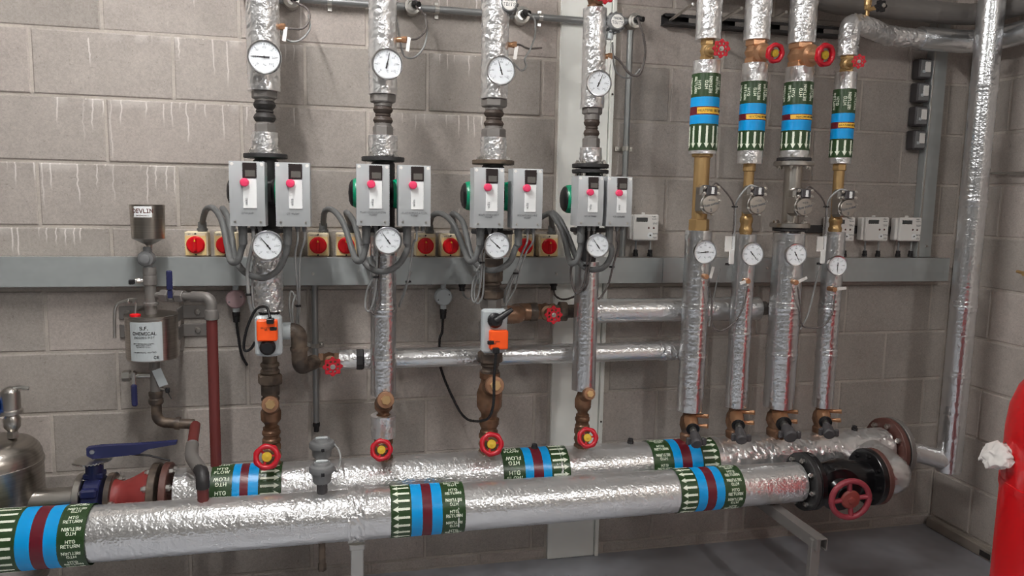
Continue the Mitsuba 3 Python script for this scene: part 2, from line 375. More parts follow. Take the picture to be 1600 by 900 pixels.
def lay(parent, spans, axis, x_fix):
    for row in range(-1, 15):
        z0 = row*0.225
        if z0 > CEIL-0.05: break
        zl, zh = max(z0, FLOOR+0.002)+0.005, min(z0+0.225, CEIL)-0.005
        if zh-zl < 0.02: continue
        for lo, hi, off in spans:
            j = math.floor((lo-off)/0.45)-1
            par = 0.225 if row % 2 else 0.0
            while off+par+j*0.45 < hi:
                a, b = max(off+par+j*0.45, lo)+0.005, min(off+par+(j+1)*0.45, hi)-0.005
                j += 1
                if b-a < 0.02: continue
                w, h = round(b-a, 4), round(zh-zl, 4)
                jit = RNG.normal(0, 1, 4)
                dy = 0.0012*jit[0]
                mid = (a+b)/2
                if axis == 'x': M = T().translate([mid, dy, (zl+zh)/2]).rotate([0, 0, 1], float(0.12*jit[1])).rotate([0, 1, 0], float(0.06*jit[2]))
                else: M = T().translate([x_fix+dy, mid, (zl+zh)/2]).rotate([0, 0, 1], float(-90+0.12*jit[1])).rotate([0, 1, 0], float(0.06*jit[2]))
                shared(parent, 'block', ('block', w, h), lambda: block_mesh(w, h), BLOCKS[int(RNG.integers(0, 4))], M, smooth=False)
lay(wall_back, [(-2.85, CX0, -1.041), (CX1, XR, 1.305)], 'x', 0)
lay(wall_right, [(-2.6, -0.006, -0.23)], 'y', XR)
# concrete upstand along the right wall with dark weep openings
tr = struct('trim_1', box(XR-0.02, -1.3, FLOOR+0.026, 0.036, 2.56, 0.052, 0.006), M_SKIRT)
for y in (-0.36, -0.47, -0.66, -0.9): part(tr, 'weep_opening', box(XR-0.0385, y, FLOOR+0.022, 0.003, 0.055, 0.026, 0.001), M_VENT)
# white steel column let into the back wall
col = thing('steel_column', 'white painted steel column standing in the block wall behind the pipes', 'column')
part(col, 'face_plate', box(0.932, 0.004, (CEIL+FLOOR)/2, 0.206, 0.03, CEIL-FLOOR-0.004, 0.002), M_COLUMN)
part(col, 'edge_strip', box(1.046, -0.004, (CEIL+FLOOR)/2, 0.016, 0.036, CEIL-FLOOR-0.004, 0.002), M_COLUMN)
for z in (0.55, 1.05, 1.9): part(col, 'screw', lathe((1.046, -0.021, z), (0, -1, 0), [(0, 0.005), (0.002, 0.004)], 10), M_IRON)
# unseen ceiling lamps above the picture; rear ones placed to light the right side
WHERE = ['nearest the pumps', 'near the far wall, second of its row', 'near the left wall', 'nearest the right wall']
for i, (bx_, by_, rad, L) in enumerate(BATTENS):
    b = thing('unseen_ceiling_batten', 'white fluorescent batten lamp on the ceiling ' + WHERE[i], 'lamp')
    part(b, 'casing', box(bx_, by_, LAMP_Z+0.06, 0.08, L+0.04, 0.06, 0.004), M_WHITE)
    for s_ in (-1, 1): part(b, 'rod', cyl((bx_, by_+s_*L*0.35, LAMP_Z+0.09), (bx_, by_+s_*L*0.35, CEIL-0.002), 0.006), M_ZINC)
    k = numbered(b+'__tube')
    scene[k] = {**mikit.ply(cyl((bx_, by_-L/2, LAMP_Z), (bx_, by_+L/2, LAMP_Z), 0.026, n=16), 'm_white_plastic', 40),
                'emitter': {'type': 'area', 'radiance': rgb(rad, rad*0.985, rad*0.96)}}

# ------------------------------------------------------------------ trunking and wall electrics
TF, TZ0, TZ1 = -0.075, 1.147, 1.247
tk = thing('cable_trunking', 'long galvanised cable trunking running level along the wall behind the pumps', 'cable trunking')
part(tk, 'body', box((-2.6+2.665)/2, TF/2-0.002, (TZ0+TZ1)/2, 2.665+2.6, -TF-0.006, TZ1-TZ0, 0.002), M_GALV)
joints = [-2.6, XAT(TF, 1.2, 747), XAT(TF, 1.2, 1035), 2.665]
for a, b in zip(joints[:-1], joints[1:]):
    part(tk, 'lid', box((a+b)/2, TF-0.0012, (TZ0+TZ1)/2, b-a-0.003, 0.004, TZ1-TZ0+0.004, 0.001), M_GALV)
    part(tk, 'lid_lip', box((a+b)/2, TF+0.008, TZ1+0.0015, b-a-0.003, 0.018, 0.003, 0.0008), M_ZINC)
for px, py in [(489, 428), (869, 428), (1199, 419)]:
    part(tk, 'screw', lathe(W(px, py, TF-0.003), (0, -1, 0), [(0, 0.006), (0.0025, 0.005), (0.003, 0.002)], 12), M_ZINC)
# upright trunking beside the corner
vt = thing('cable_trunking', 'upright grey trunking rising from the level trunking beside the right hand corner', 'cable trunking')
vx, vw = 2.555, 0.075
part(vt, 'body', box(vx, -0.022, (TZ1+0.003+2.28)/2, vw, 0.040, 2.28-TZ1-0.004, 0.002), M_GALV)
part(vt, 'edge_strip', box(vx-vw/2+0.004, -0.0445, (TZ1+0.003+2.28)/2, 0.007, 0.005, 2.28-TZ1-0.004, 0.001), M_ZINC)  # brighter strip put in for the lit left edge
part(vt, 'screw', lathe((vx+0.01, -0.0415, 1.30), (0, -1, 0), [(0, 0.006), (0.0025, 0.005)], 12), M_ZINC)
# four control modules stacked beside it
for i, (px, py) in enumerate([(1467, 108), (1463, 145), (1460, 182), (1456, 219)]):
    c = W(px, py, -0.055); x, z = 2.475, c[2]
    nm = ['topmost of four', 'second from the top of four', 'third from the top of four', 'lowest of four'][i]
    u = thing('control_module', 'dark grey wall module with pale flap, %s by the corner' % nm, 'control module', 'wall modules beside the upright trunking')
    part(u, 'housing', box(x, -0.026, z, 0.062, 0.05, 0.085, 0.006), M_DKGREYPL)
    part(u, 'front_cover', box(x, -0.0525, z, 0.052, 0.004, 0.072, 0.002), M_GREYPL)
    part(u, 'flap', box(x+0.006, -0.0565, z+0.006, 0.028, 0.004, 0.044, 0.0015), M_WHITE)
    part(u, 'latch', box(x-0.012, -0.056, z-0.014, 0.014, 0.004, 0.012, 0.001), M_ACT)

def isolator(pl, pr, py0, py1, text_label, label):
    y = -0.065
    a, b = W(pl, py1, y), W(pr, py0, y); x = (a[0]+b[0])/2; w = 0.078; h = 0.088; z = TZ1+0.0035+h/2
    s = thing('isolator_switch', label, 'isolator switch', 'red rotary isolators on the trunking')
    part(s, 'enclosure', box(x, -0.032, z, w, 0.060, h, 0.004), M_CREAM)
    part(s, 'face_plate', box(x, y-0.0005, z, w-0.008, 0.003, h-0.008, 0.001), M_CREAMY)
    part(s, 'top_strip', box(x, y-0.0022, z+h*0.40, w-0.010, 0.002, h*0.12, 0.0006), M_CREAM)
    kn = part(s, 'rotary_knob', lathe((x, y-0.002, z-0.002), (0, -1, 0), [(0, 0.031), (0.006, 0.031), (0.009, 0.027), (0.011, 0.026)], 32), M_ROTARY)
    part(kn, 'grip', box(x, y-0.018, z-0.002, 0.011, 0.012, 0.046, 0.003), M_ROTARY)
    part(kn, 'arrow_mark', extr(Polygon([(-0.004, 0), (0.004, 0), (0, 0.009)]), 0.0008, (x, y-0.0241, z+0.010)), M_BY)
    for dz in (0.037, -0.038): part(s, 'screw', lathe((x, y-0.003, z+dz), (0, -1, 0), [(0, 0.0032), (0.0012, 0.0028)], 8), M_PRINT)
    part(s, 'lettering', onplane(text('OFF   ON', 0.0045), (x-0.014, y-0.0034, z+h*0.40)), M_GPRINT, False)
    return x, z
ISO = {}
for i, (a, b, c, d, lab) in enumerate([
    (287, 325, 358, 402, 'cream isolator with red rotary knob, first from the left, nearest the funnel'),
    (333, 371, 358, 402, 'cream isolator with red knob half hidden behind the first pair of conduit loops'),
    (480, 514, 360, 402, 'cream isolator with red knob, right of the first twin pump, clear of conduits'),
    (524, 558, 360, 402, 'cream isolator with red knob crossed by conduit loops left of the second twin pump'),
    (648, 682, 361, 402, 'shaded cream isolator with red rotary knob directly right of the second twin pump'),
    (687, 721, 361, 402, 'cream isolator with red rotary knob beside conduit loops left of the third twin pump'),
    (803, 837, 361, 401, 'cream isolator with red rotary knob crossed by thin grey cables under the third twin pump'),
    (841, 875, 361, 400, 'cream isolator with red rotary knob, last on the right, in front of the white column')]):
    ISO[i+1] = isolator(a, b, c, d, '', lab)

def heat_meter(px0, px1, py0, py1, label):
    y = -0.062
    a, b = W(px0, py1, y), W(px1, py0, y); x = (a[0]+b[0])/2; w = b[0]-a[0]; z = (a[2]+b[2])/2; h = 0.105
    u = thing('heat_meter', label, 'heat meter', 'white heat meter calculators above the trunking')
    part(u, 'back_housing', box(x-0.006, -0.031, z, w+0.004, 0.034, h*0.96, 0.004), M_WHITE)
    part(u, 'front_cover', box(x, -0.055, z, w, 0.016, h, 0.004), M_WHITE)
    part(u, 'display', box(x-w*0.18, y-0.0022, z+h*0.30, w*0.44, 0.003, h*0.16, 0.001), M_LCDD)
    for k in (0.10, 0.30): part(u, 'button', lathe((x+w*k, y-0.001, z-h*0.02), (0, -1, 0), [(0, 0.0042), (0.002, 0.0036)], 12), M_MAROONF)
    pt = part(u, 'optical_port', lathe((x+w*0.17, y-0.001, z-h*0.30), (0, -1, 0), [(0, 0.0125), (0.0015, 0.0125), (0.002, 0.0105)], 20), M_LABEL)
    part(pt, 'eye', box(x+w*0.17, y-0.0036, z-h*0.30, 0.006, 0.002, 0.006), M_PRINT)
    part(u, 'lettering', cat(onplane(text('kWh', 0.0055), (x+w*0.30, y-0.0012, z+h*0.42)), onplane(text('ENERGY', 0.0042), (x+w*0.33, y-0.0012, z+h*0.33)), onplane(text('FLOW m3/h\nRETURN', 0.0032), (x+w*0.34, y-0.0012, z+h*0.16)), onplane(text('Heating', 0.005), (x+w*0.35, y-0.0012, z-h*0.24)), onplane(text('437', 0.0065), (x+w*0.36, y-0.0012, z-h*0.39))), M_GPRINT, False)
    part(u, 'top_clip', box(x-w*0.05, -0.04, z+h/2+0.003, 0.012, 0.012, 0.010, 0.002), M_WHITE)
    for k, lead in ((-0.28, 0), (0.30, 1)):
        gx = x+w*k
        part(u, 'cable_gland', cat(hexn((gx, -0.035, TZ1+0.004), (gx, -0.035, TZ1+0.018), 0.011, 8), cyl((gx, -0.035, TZ1+0.018), (gx, -0.035, TZ1+0.032), 0.009)), M_BLACK)
        part(u, 'lead', cyl((gx, -0.035, TZ1+0.03), (gx, -0.035, z-h*0.47), 0.0042, n=10), M_CABLE if lead else M_GREYPL)
    return x, z
heat_meter(989, 1030, 336, 375, 'white heat meter standing alone right of the fourth twin pump')
HM = [heat_meter(1297, 1337, 340, 376, 'white heat meter half hidden behind the last brass flow meter'), heat_meter(1351, 1390, 340, 376, 'white heat meter in the middle of the three beside the upright trunking'),
      heat_meter(1404, 1441, 341, 376, 'white heat meter right next to the upright trunking')]
z = HM[1][1]
single('mounting_rail', box((HM[0][0]-0.28+HM[2][0]+0.03)/2, -0.007, z-0.005, HM[2][0]-HM[0][0]+0.31, 0.012, 0.034, 0.002), M_IRON, 'dark metal mounting rail behind the three heat meters at the right', 'rail')

# round conduit boxes hanging under the trunking
def junction(px, py, label, m, tail):
    c = W(px, py, -0.045); x, z = c[0], TZ0-0.055
    u = thing('conduit_box', label, 'conduit box')
    part(u, 'box', lathe((x, -0.02, z), (0, -1, 0), [(0, 0.034), (0.03, 0.034), (0.034, 0.031), (0.036, 0.030)], 30), m)
    part(u, 'stub', cat(cyl((x, -0.038, z+0.03), (x, -0.038, TZ0-0.003), 0.011), cyl((x, -0.038, z-0.048), (x, -0.038, z-0.03), 0.012)), M_ACT)
    for s in (-1, 1): part(u, 'screw', lathe((x+s*0.021, -0.0555, z+s*0.010), (0, -1, 0), [(0, 0.0035), (0.001, 0.003)], 8), M_GPRINT)
    part(u, 'gland', cat(hexn((x, -0.038, z-0.064), (x, -0.038, z-0.048), 0.014, 8), cyl((x, -0.038, z-0.086), (x, -0.038, z-0.064), 0.011, 0.013)), M_BLACK)
    part(u, 'cable', tube(spline([(x, -0.038, z-0.08)] + tail(x, z), 8), 0.005, 8), M_BLACK)
junction(368, 467, 'round pinkish grey conduit box under the trunking beside the maroon pipe', mat('pinkish_grey', (158, 132, 134), 0.5),
         lambda x, z: [(x+0.005, -0.036, z-0.14), (x+0.014, -0.03, z-0.21), (x+0.03, -0.012, z-0.255)])
junction(693, 462, 'round pale grey conduit box under the trunking left of the third riser', M_ACT,
         lambda x, z: [(x-0.004, -0.04, z-0.14), W(687, 530, -0.045), W(687, 565, -0.05), W(693, 588, -0.06), W(703, 612, -0.08), W(718, 642, -0.12), W(730, 655, -0.17), W(741, 658, -0.23)])

# ================================================================== PIPEWORK
RY = -0.27
HZ, HR = 0.452, 0.086          # flow header: height of its axis, radius of its lagging
FY, FZ = -0.50, 0.432          # return header
def fz(px): return 0.090 - 0.0163*np.clip(px/1240.0, 0, 1.02)     # its lagging thins towards the right
def band(pipe, p0, a, R, edges, words, flip=False, arrows=1, narrow=False, label=None):
    """Identification tape round a pipe. edges: distances along a of green | blue | maroon | blue | green."""
    bd = pipe
    a = np.asarray(a, float); p0 = np.asarray(p0, float)
    Rf = R if callable(R) else (lambda s: R)
    cols = [('green_tape', M_BG), ('blue_tape', M_BB), ('maroon_tape', M_BM), ('blue_tape', M_BB), ('green_tape', M_BG)]
    root = numbered(bd+'__identification_band')
    labels[root] = {'label': label or 'green, blue and maroon identification tape'}
    for (nm, m), s, e in zip(cols, edges[:-1], edges[1:]):
        lo, hi = min(s, e), max(s, e)
        th = np.arange(48)*2*np.pi/48
        d, e1, e2 = frame(a)
        v = np.vstack([p0 + d*t + Rf(t)*(np.cos(th)[:, None]*e1+np.sin(th)[:, None]*e2) for t in (lo, hi)])
        i = np.arange(48); j = (i+1) % 48
        part(root, nm, trimesh.Trimesh(v, np.vstack([np.stack([i, j, 48+j], 1), np.stack([i, 48+j, 48+i], 1)]), process=False), m, True)
    # arrows on the one green end, words on the other
    k_arrow, k_text = ((0, 1), (3+1, 5)) if flip else ((4, 5), (0, 1))
    lo, hi = edges[k_arrow[0]], edges[k_arrow[1]]; mid, ln = (lo+hi)/2, abs(hi-lo)
    R0 = Rf(mid)+0.0004; n = max(8, int(round(2*math.pi*R0/0.0262)))
    s_ = 0.0062
    L2 = ln*0.42
    ar = Polygon([(-L2, -0.0040), (L2-0.017, -0.0040), (L2-0.019, -0.0102), (L2, 0), (L2-0.019, 0.0102), (L2-0.017, 0.0040), (-L2, 0.0040)])
    A = trimesh.creation.extrude_polygon(ar, 0.0004, engine='earcut'); A = trimesh.Trimesh(A.vertices*[arrows, arrows, 1], A.faces, process=False)
    for k in range(n):
        part(root, 'arrow', wrap(A, p0+a*mid, a, R0, 2*math.pi*(k+0.5)/n), M_WPRINT, False)
    lo, hi = edges[k_text[0]], edges[k_text[1]]; mid, ln = (lo+hi)/2, abs(hi-lo); R0 = Rf(mid)+0.0004
    tm = text(words, 1.0, 0.0004, True); hgt = min(0.70*ln/(tm.bounds[1][0]-tm.bounds[0][0]), 0.0185)
    tm = trimesh.Trimesh(tm.vertices*[hgt, hgt, 1], tm.faces, process=False)
    n = 2*max(2, int(round(math.pi*R0/(3.5*hgt))))
    tm2 = trimesh.Trimesh(tm.vertices*[-1, -1, 1], tm.faces, process=False)
    part(root, 'lettering', cat([wrap(tm if k % 2 == 0 else tm2, p0+a*mid, a, R0, 2*math.pi*(k+0.35)/n) for k in range(n)]), M_WPRINT, False)
    return root

# ---- flow header (rear, level)
xs = lambda px: XAT(RY-0.07, HZ, px)
hx0, hx1 = XAT(RY, HZ, 277), XAT(RY, HZ, 1378)
fh = thing('flow_header_pipe', 'rear foil lagged header pipe marked HTG FLOW that the eight risers stand on', 'pipe')
hxm = xs(1132)
part(fh, 'foil_lagging', foil([(hx0, RY, HZ), (hxm, RY, HZ)], HR, 0.0014, 3, 0.007, 66, seams=[0.45, 1.35], ring=0.0012), M_FOIL, True)
part(fh, 'foil_lagging', foil([(hxm-0.002, RY, HZ), (hx1, RY, HZ)], HR+0.001, 0.0046, 4, 0.006, 66, cell=0.026, seams=[0.22, 0.52]), M_FOIL, True)
for e, words in [((328, 363, 375, 388, 404, 440), 'HTG\nFLOW'), ((786, 820, 833, 848, 861, 890), 'HTG\nFLOW'), ((1020, 1051, 1064, 1079, 1096, 1123), 'HTG\nRETURN')]:
    band(fh, (0, RY, HZ), (1, 0, 0), HR+0.0026, [xs(p) for p in e], words)
for px in (835, 985, 1335):
    x = XAT(RY, HZ+HR, px)
    part(fh, 'test_plug', cat(cyl((x, RY, HZ+HR-0.006), (x, RY, HZ+HR+0.010), 0.012), hexn((x, RY, HZ+HR+0.010), (x, RY, HZ+HR+0.020), 0.010)), M_IRON)
def flange(parent, c, d, R, t, m, nb, br=0.010, side=1, name='flange', brad=None, ph=0.2, bm=None):
    d = np.asarray(d, float)/np.linalg.norm(d); c = np.asarray(c, float)
    k = part(parent, name, lathe(c-d*t/2, d, [(0, R-0.002), (0.002, R), (t-0.002, R), (t, R-0.002)], 40), m)
    _, a, b = frame(d)
    for i in range(nb):
        th = 2*math.pi*(i+ph)/nb
        p = c + (brad or R*0.80)*(math.cos(th)*a+math.sin(th)*b)
        for sg in ((1, -1) if side == 2 else (side,)): bolt(parent, p+d*sg*t/2, d*sg, br, br*1.6, bm)
    return k
ef = XAT(RY, HZ, 1392)
u = thing('blank_flange', 'large brown flange pair bolted to the right hand end of the rear header', 'flange')
flange(u, (ef-0.022, RY, HZ), (1, 0, 0), 0.128, 0.022, M_MAROONF, 8, 0.012, -1)
flange(u, (ef+0.008, RY, HZ), (1, 0, 0), 0.128, 0.022, M_DULL, 8, 0.012, 1)
part(u, 'gasket', cyl((ef-0.012, RY, HZ), (ef-0.002, RY, HZ), 0.108, n=36), M_IRON)
# ---- return header (front, level)
fx1 = XAT(FY, FZ, 1246)
X0F = -2.6
rh = thing('return_header_pipe', 'front foil lagged header pipe marked HTG RETURN crossing the whole foreground', 'pipe')
px_of = lambda x: 800 + F_PX*float(ROT[0] @ (np.array([x, FY, FZ])-EYE))/float(ROT[2] @ (np.array([x, FY, FZ])-EYE))
rr_ = lambda x: float(fz(px_of(x)))
xa = np.linspace(X0F, fx1, 40)
for i, (a, b) in enumerate([(X0F, XAT(FY, FZ, 552)), (XAT(FY, FZ, 552), fx1)]):
    part(rh, 'foil_lagging', foil([(a, FY, FZ), (b, FY, FZ)], rr_(a), 0.0014 if i == 0 else 0.0011, 21+i, 0.006, 66, r1=rr_(b), seams=[0.86] if i == 0 else [0.02, 0.34], ring=0.001), M_FOIL, True)
xf = lambda px: XAT(FY-0.07, FZ, px)
for e, fl in [((-48, 27, 50, 71, 92, 135), True), ((611, 643, 660, 675, 691, 727), True), ((1064, 1091, 1105, 1119, 1132, 1164), True)]:
    band(rh, (0, FY, FZ), (1, 0, 0), lambda x: rr_(x)+0.0028, [xf(p) for p in e], 'HTG\nRETURN', True, -1)
xq = XAT(FY, FZ, 556)
part(rh, 'foil_wrap', foil([(xq-0.026, FY, FZ), (xq+0.026, FY, FZ)], rr_(xq)+0.005, 0.006, 29, 0.004, 60, cell=0.014), M_FOIL, True)
xq = XAT(FY, FZ-0.1, 503)
part(rh, 'drain_stub', cat(cyl((xq, FY, FZ-0.170), (xq, FY, FZ-0.07), 0.011, n=16), hexn((xq, FY, FZ-0.185), (xq, FY, FZ-0.160), 0.014)), M_RUST)
# legs and arm that carry the headers
u = thing('channel_bracket', 'grey channel arm carrying the front header near its valve, with a prop to the floor', 'bracket')
ax, az = 1.565, FZ-rr_(1.56)-0.004
ch = unary_union([sbox(-0.0205, -0.041, -0.0175, 0), sbox(0.0175, -0.041, 0.0205, 0), sbox(-0.0205, -0.003, 0.0205, 0), sbox(-0.0205, -0.041, -0.011, -0.038), sbox(0.011, -0.041, 0.0205, -0.038)])
part(u, 'channel', extr(ch, 0.80, (ax, -0.002, az), (1, 0, 0), (0, 0, 1)), M_DULL, False)
part(u, 'prop', box(0, 0, 0, 0.036, 0.02, az-0.006-FLOOR, 0.002).apply_transform(trimesh.transformations.rotation_matrix(0.02, (1, 0, 0))).apply_translation((ax-0.012, -0.775, (az-0.006+FLOOR)/2)), M_DULL)
u = thing('steel_stand', 'pale metal leg clamped under the front header left of its middle tape', 'stand')
lx = XAT(FY, 0.3, 558); rl = rr_(lx)
part(u, 'leg', box(lx, FY, (FZ-rl-0.004+FLOOR)/2, 0.042, 0.03, FZ-rl-0.004-FLOOR, 0.003), M_ZINC)
th = np.linspace(-2.9, 2.9, 40)
part(u, 'strap', cat(box(lx, FY, FZ-rl-0.004, 0.05, 0.10, 0.006, 0.002), box(lx, FY-0.03, FZ-rl-0.012, 0.05, 0.012, 0.03, 0.003)), M_ZINC)
# ---- black gate valve at the right of the return header
u = thing('gate_valve', 'big black flanged gate valve with dark red handwheel ending the front header', 'valve')
v0 = XAT(FY, FZ, 1254); v1 = XAT(FY, FZ, 1366); vm = XAT(FY, FZ, 1318)
flange(u, (v0, FY, FZ), (1, 0, 0), 0.108, 0.020, M_IRON, 8, 0.010, -1)
flange(u, (v0+0.023, FY, FZ), (1, 0, 0), 0.108, 0.022, M_BLKV, 8, 0.010, 1, bm=M_BLKV)
flange(u, (v1-0.030, FY, FZ), (1, 0, 0), 0.108, 0.022, M_BLKV, 8, 0.010, -1, bm=M_BLKV)
flange(u, (v1-0.006, FY, FZ), (1, 0, 0), 0.108, 0.020, M_MAROONF, 8, 0.010, 1)
part(u, 'body', cat(lathe((v0+0.02, FY, FZ), (1, 0, 0), [(0, 0.062), (0.03, 0.058), ((v1-v0)/2-0.02, 0.078), (v1-v0-0.07, 0.058), (v1-v0-0.05, 0.062)], 32),), M_BLKV)
bd = np.array([-0.14, -1.0, -0.06]); bd /= np.linalg.norm(bd); c0 = np.array([(v0+v1)/2-0.050, FY, FZ])
part(u, 'bonnet', lathe(c0, bd, [(0.03, 0.075), (0.07, 0.068), (0.075, 0.082), (0.092, 0.082), (0.096, 0.05), (0.12, 0.034), (0.135, 0.028)], 32), M_BLKV)
WHC = c0 + bd*0.165
def wheel_frame(d):
    d = np.asarray(d, float); d = d/np.linalg.norm(d)
    ex = np.cross(d, [0, 0, 1.0]); ex = -ex/np.linalg.norm(ex); ey = np.cross(d, ex); 
    if ey[2] < 0: ex, ey = -ex, -ey
    return d, ex, ey
d, ex, ey = wheel_frame(bd)
ring = lathe((0, 0, 0), (0, 0, 1), [(0, 0)], 8) if False else None
def torus(c, d, R, r, n=48, k=12):
    d, a, b = frame(d); th = np.arange(n)*2*np.pi/n; ph = np.arange(k)*2*np.pi/k
    rad = np.cos(th)[:, None]*a+np.sin(th)[:, None]*b
    v = (np.asarray(c) + (R+r*np.cos(ph))[None, :, None]*rad[:, None] + (r*np.sin(ph))[None, :, None]*d).reshape(-1, 3)
    i, j = np.meshgrid(np.arange(n), np.arange(k), indexing='ij'); i2, j2 = (i+1) % n, (j+1) % k
    q = np.stack([i*k+j, i2*k+j, i2*k+j2, i*k+j2], -1).reshape(-1, 4)
    return trimesh.Trimesh(v, np.vstack([q[:, [0, 1, 2]], q[:, [0, 2, 3]]]), process=False)
hw = part(u, 'handwheel', cat(torus(WHC, d, 0.070, 0.0105), [tube([WHC+0.02*(math.cos(t)*ex+math.sin(t)*ey)-d*0.004, WHC+0.066*(math.cos(t)*ex+math.sin(t)*ey)], 0.009, 8) for t in (0.15, 1.72, 3.29, 4.86)]), M_WHEELR, True)
part(hw, 'hub', lathe(WHC-d*0.02, d, [(0, 0.02), (0.01, 0.03), (0.022, 0.036), (0.028, 0.030), (0.030, 0.014), (0.036, 0.012), (0.037, 0.008)], 28), M_WHEELC)
part(hw, 'lettering', onplane(text('OPEN\nSHUT', 0.0075, 0.0012, True), WHC+d*0.0085+ey*0.0, ex, ey), M_WHEELR, False)
# foil elbow from the valve back into the rear header
ex1 = XAT(FY, FZ, 1402)
single('foil_elbow', foil(fillet([(v1+0.010, FY, FZ), (ex1-0.02, FY, FZ), (ex1-0.01, RY-HR*0.95, HZ)], 0.075, 10), 0.074, 0.0045, 41, 0.006, 60, cell=0.022), M_FOIL,
       'crumpled foil wrapped elbow between the big black valve and the rear header', 'pipe', smooth=True)

# ---- left hand end of the flow header: flanges, strainer, butterfly valve, steel pipe, tank
u = thing('strainer', 'red cast strainer with brown flange pair between blue lever valve and foil header', 'strainer')
fa, fb = XAT(RY, HZ, 245), XAT(RY, HZ, 266)
flange(u, (fa, RY, HZ), (1, 0, 0), 0.108, 0.024, M_RUST, 8, 0.012, -1)
flange(u, (fa+0.036, RY, HZ), (1, 0, 0), 0.108, 0.022, M_MAROONF, 8, 0.012, 1)
x2 = XAT(RY, HZ, 178); L = fa-0.012-x2
part(u, 'body', cat(lathe((x2, RY, HZ), (1, 0, 0), [(0, 0.064), (0.012, 0.058), (0.03, 0.054), (L*0.5, 0.066), (L*0.8, 0.085), (L, 0.088)], 32), lathe((x2+0.06, RY, HZ), (0.75, -0.25, -0.7), [(0, 0.05), (0.13, 0.05), (0.15, 0.045), (0.155, 0.06), (0.175, 0.06)], 24)), M_REDCAST)
part(u, 'end_flange', lathe((x2-0.012, RY, HZ), (1, 0, 0), [(0, 0.084), (0.016, 0.084)], 32), M_RUST)
for t in (0.9, 2.2, 3.5, 4.8): bolt(u, (x2+0.004, RY+0.072*math.sin(t), HZ+0.072*math.cos(t)), (1, 0, 0), 0.010, 0.018)
u = thing('butterfly_valve', 'dark blue butterfly valve with notched plate and long blue lever at the left', 'valve')
bx = XAT(RY, HZ, 150)
part(u, 'body', lathe((bx-0.026, RY, HZ), (1, 0, 0), [(0, 0.074), (0.004, 0.078), (0.048, 0.078), (0.052, 0.074)], 36), M_BLUE)
for q in ((RY-0.066, HZ+0.046), (RY-0.078, HZ-0.006)): part(u, 'lug', box(bx, q[0], q[1], 0.050, 0.03, 0.03, 0.006), M_BLUE)
part(u, 'neck', cat(cyl((bx, RY, HZ+0.07), (bx, RY, HZ+0.132), 0.027), box(bx, RY, HZ+0.085, 0.06, 0.05, 0.02, 0.004)), M_BLUE)
zt = HZ+0.134
nt = unary_union([Point(0, 0).buffer(0.053, 32)] + [Polygon([(0.05*math.cos(t-0.05), 0.05*math.sin(t-0.05)), (0.061*math.cos(t-0.03), 0.061*math.sin(t-0.03)), (0.061*math.cos(t+0.03), 0.061*math.sin(t+0.03)), (0.05*math.cos(t+0.05), 0.05*math.sin(t+0.05))]) for t in np.linspace(-2.6, 0.1, 16)])
part(u, 'notched_plate', extr(nt, 0.004, (bx-0.005, RY, zt), (1, 0, 0), (0, 1, 0)), M_ZINC, 30)
lv = Polygon([(-0.018, 0.0), (0.0, -0.012), (0.14, -0.004), (0.17, 0.012), (0.258, 0.024), (0.258, 0.033), (0.15, 0.030), (0.02, 0.030), (-0.018, 0.026)])
part(u, 'lever', extr(lv, 0.024, (bx, RY+0.012, zt+0.020), (1, 0, 0), (0, 0, 1)), M_BLUE, 30)
part(u, 'latch_rod', tube([(bx+0.11, RY-0.004, zt+0.016), (bx+0.17, RY-0.004, zt+0.008), (bx+0.235, RY-0.004, zt-0.014)], 0.0035, 8), M_IRON)
bolt(u, (bx+0.0, RY-0.013, zt+0.034), (0, -1, 0), 0.008, 0.008)
px_ = bx-0.040
u = thing('steel_pipe', 'plain steel pipe stub with bright flange joining the left tank to the blue valve', 'pipe')
flange(u, (px_, RY, HZ), (1, 0, 0), 0.088, 0.022, M_STAIN2, 8, 0.010, 1, brad=0.075)
TY = -0.24
tx = W(74, 745, TY)[0]-0.166
part(u, 'pipe', cyl((tx+0.13, RY, HZ), (px_-0.008, RY, HZ), 0.045, n=32), M_STAIN2)
# stainless separator tank at the left edge
tank = thing('separator_tank', 'domed stainless steel tank standing at the left edge', 'tank')
TR, TT = 0.150, ZAT(tx, TY-0.150, 754)
part(tank, 'shell', lathe((tx, TY, FLOOR+0.17), (0, 0, 1), [(0, 0.07), (0.02, 0.115), (0.06, 0.147), (0.08, TR), (TT-FLOOR-0.17, TR)], 56), M_STAIN)
part(tank, 'dome', lathe((tx, TY, TT-0.002), (0, 0, 1), [(0, TR+0.003), (0.010, TR+0.003), (0.012, TR), (0.035, TR*0.985), (0.055, TR*0.93), (0.072, TR*0.82), (0.084, TR*0.62), (0.092, TR*0.36), (0.094, 0.02)], 56), M_STAIN)
for t in (0.6, 2.7, 4.7): part(tank, 'leg', box(tx+0.1*math.cos(t), TY+0.1*math.sin(t), (FLOOR+FLOOR+0.22)/2, 0.03, 0.03, 0.22, 0.003), M_STAIN2)
pl = Polygon([(-0.075, -0.045), (0.0, -0.045), (0.0, 0.02), (-0.075, 0.02)])
def curved(w, h, t=0.0012, nx=14):
    m = trimesh.creation.box((w, h, t)); xs_ = np.linspace(-w/2, w/2, nx)
    ms = [trimesh.creation.box((w/(nx-1), h, t)).apply_translation((x, 0, 0)) for x in (xs_[:-1]+xs_[1:])/2]
    return cat(ms)
def wrapv(m, c, R, ang):   # flat mesh round an upright cylinder: x round it, y up
    v = m.vertices; th = ang + v[:, 0]/R; Rr = R+v[:, 2]
    return trimesh.Trimesh(np.stack([c[0]+Rr*np.sin(th), c[1]-Rr*np.cos(th), c[2]+v[:, 1]], 1), m.faces, process=False)
zl = ZAT(tx, TY-TR, 805)
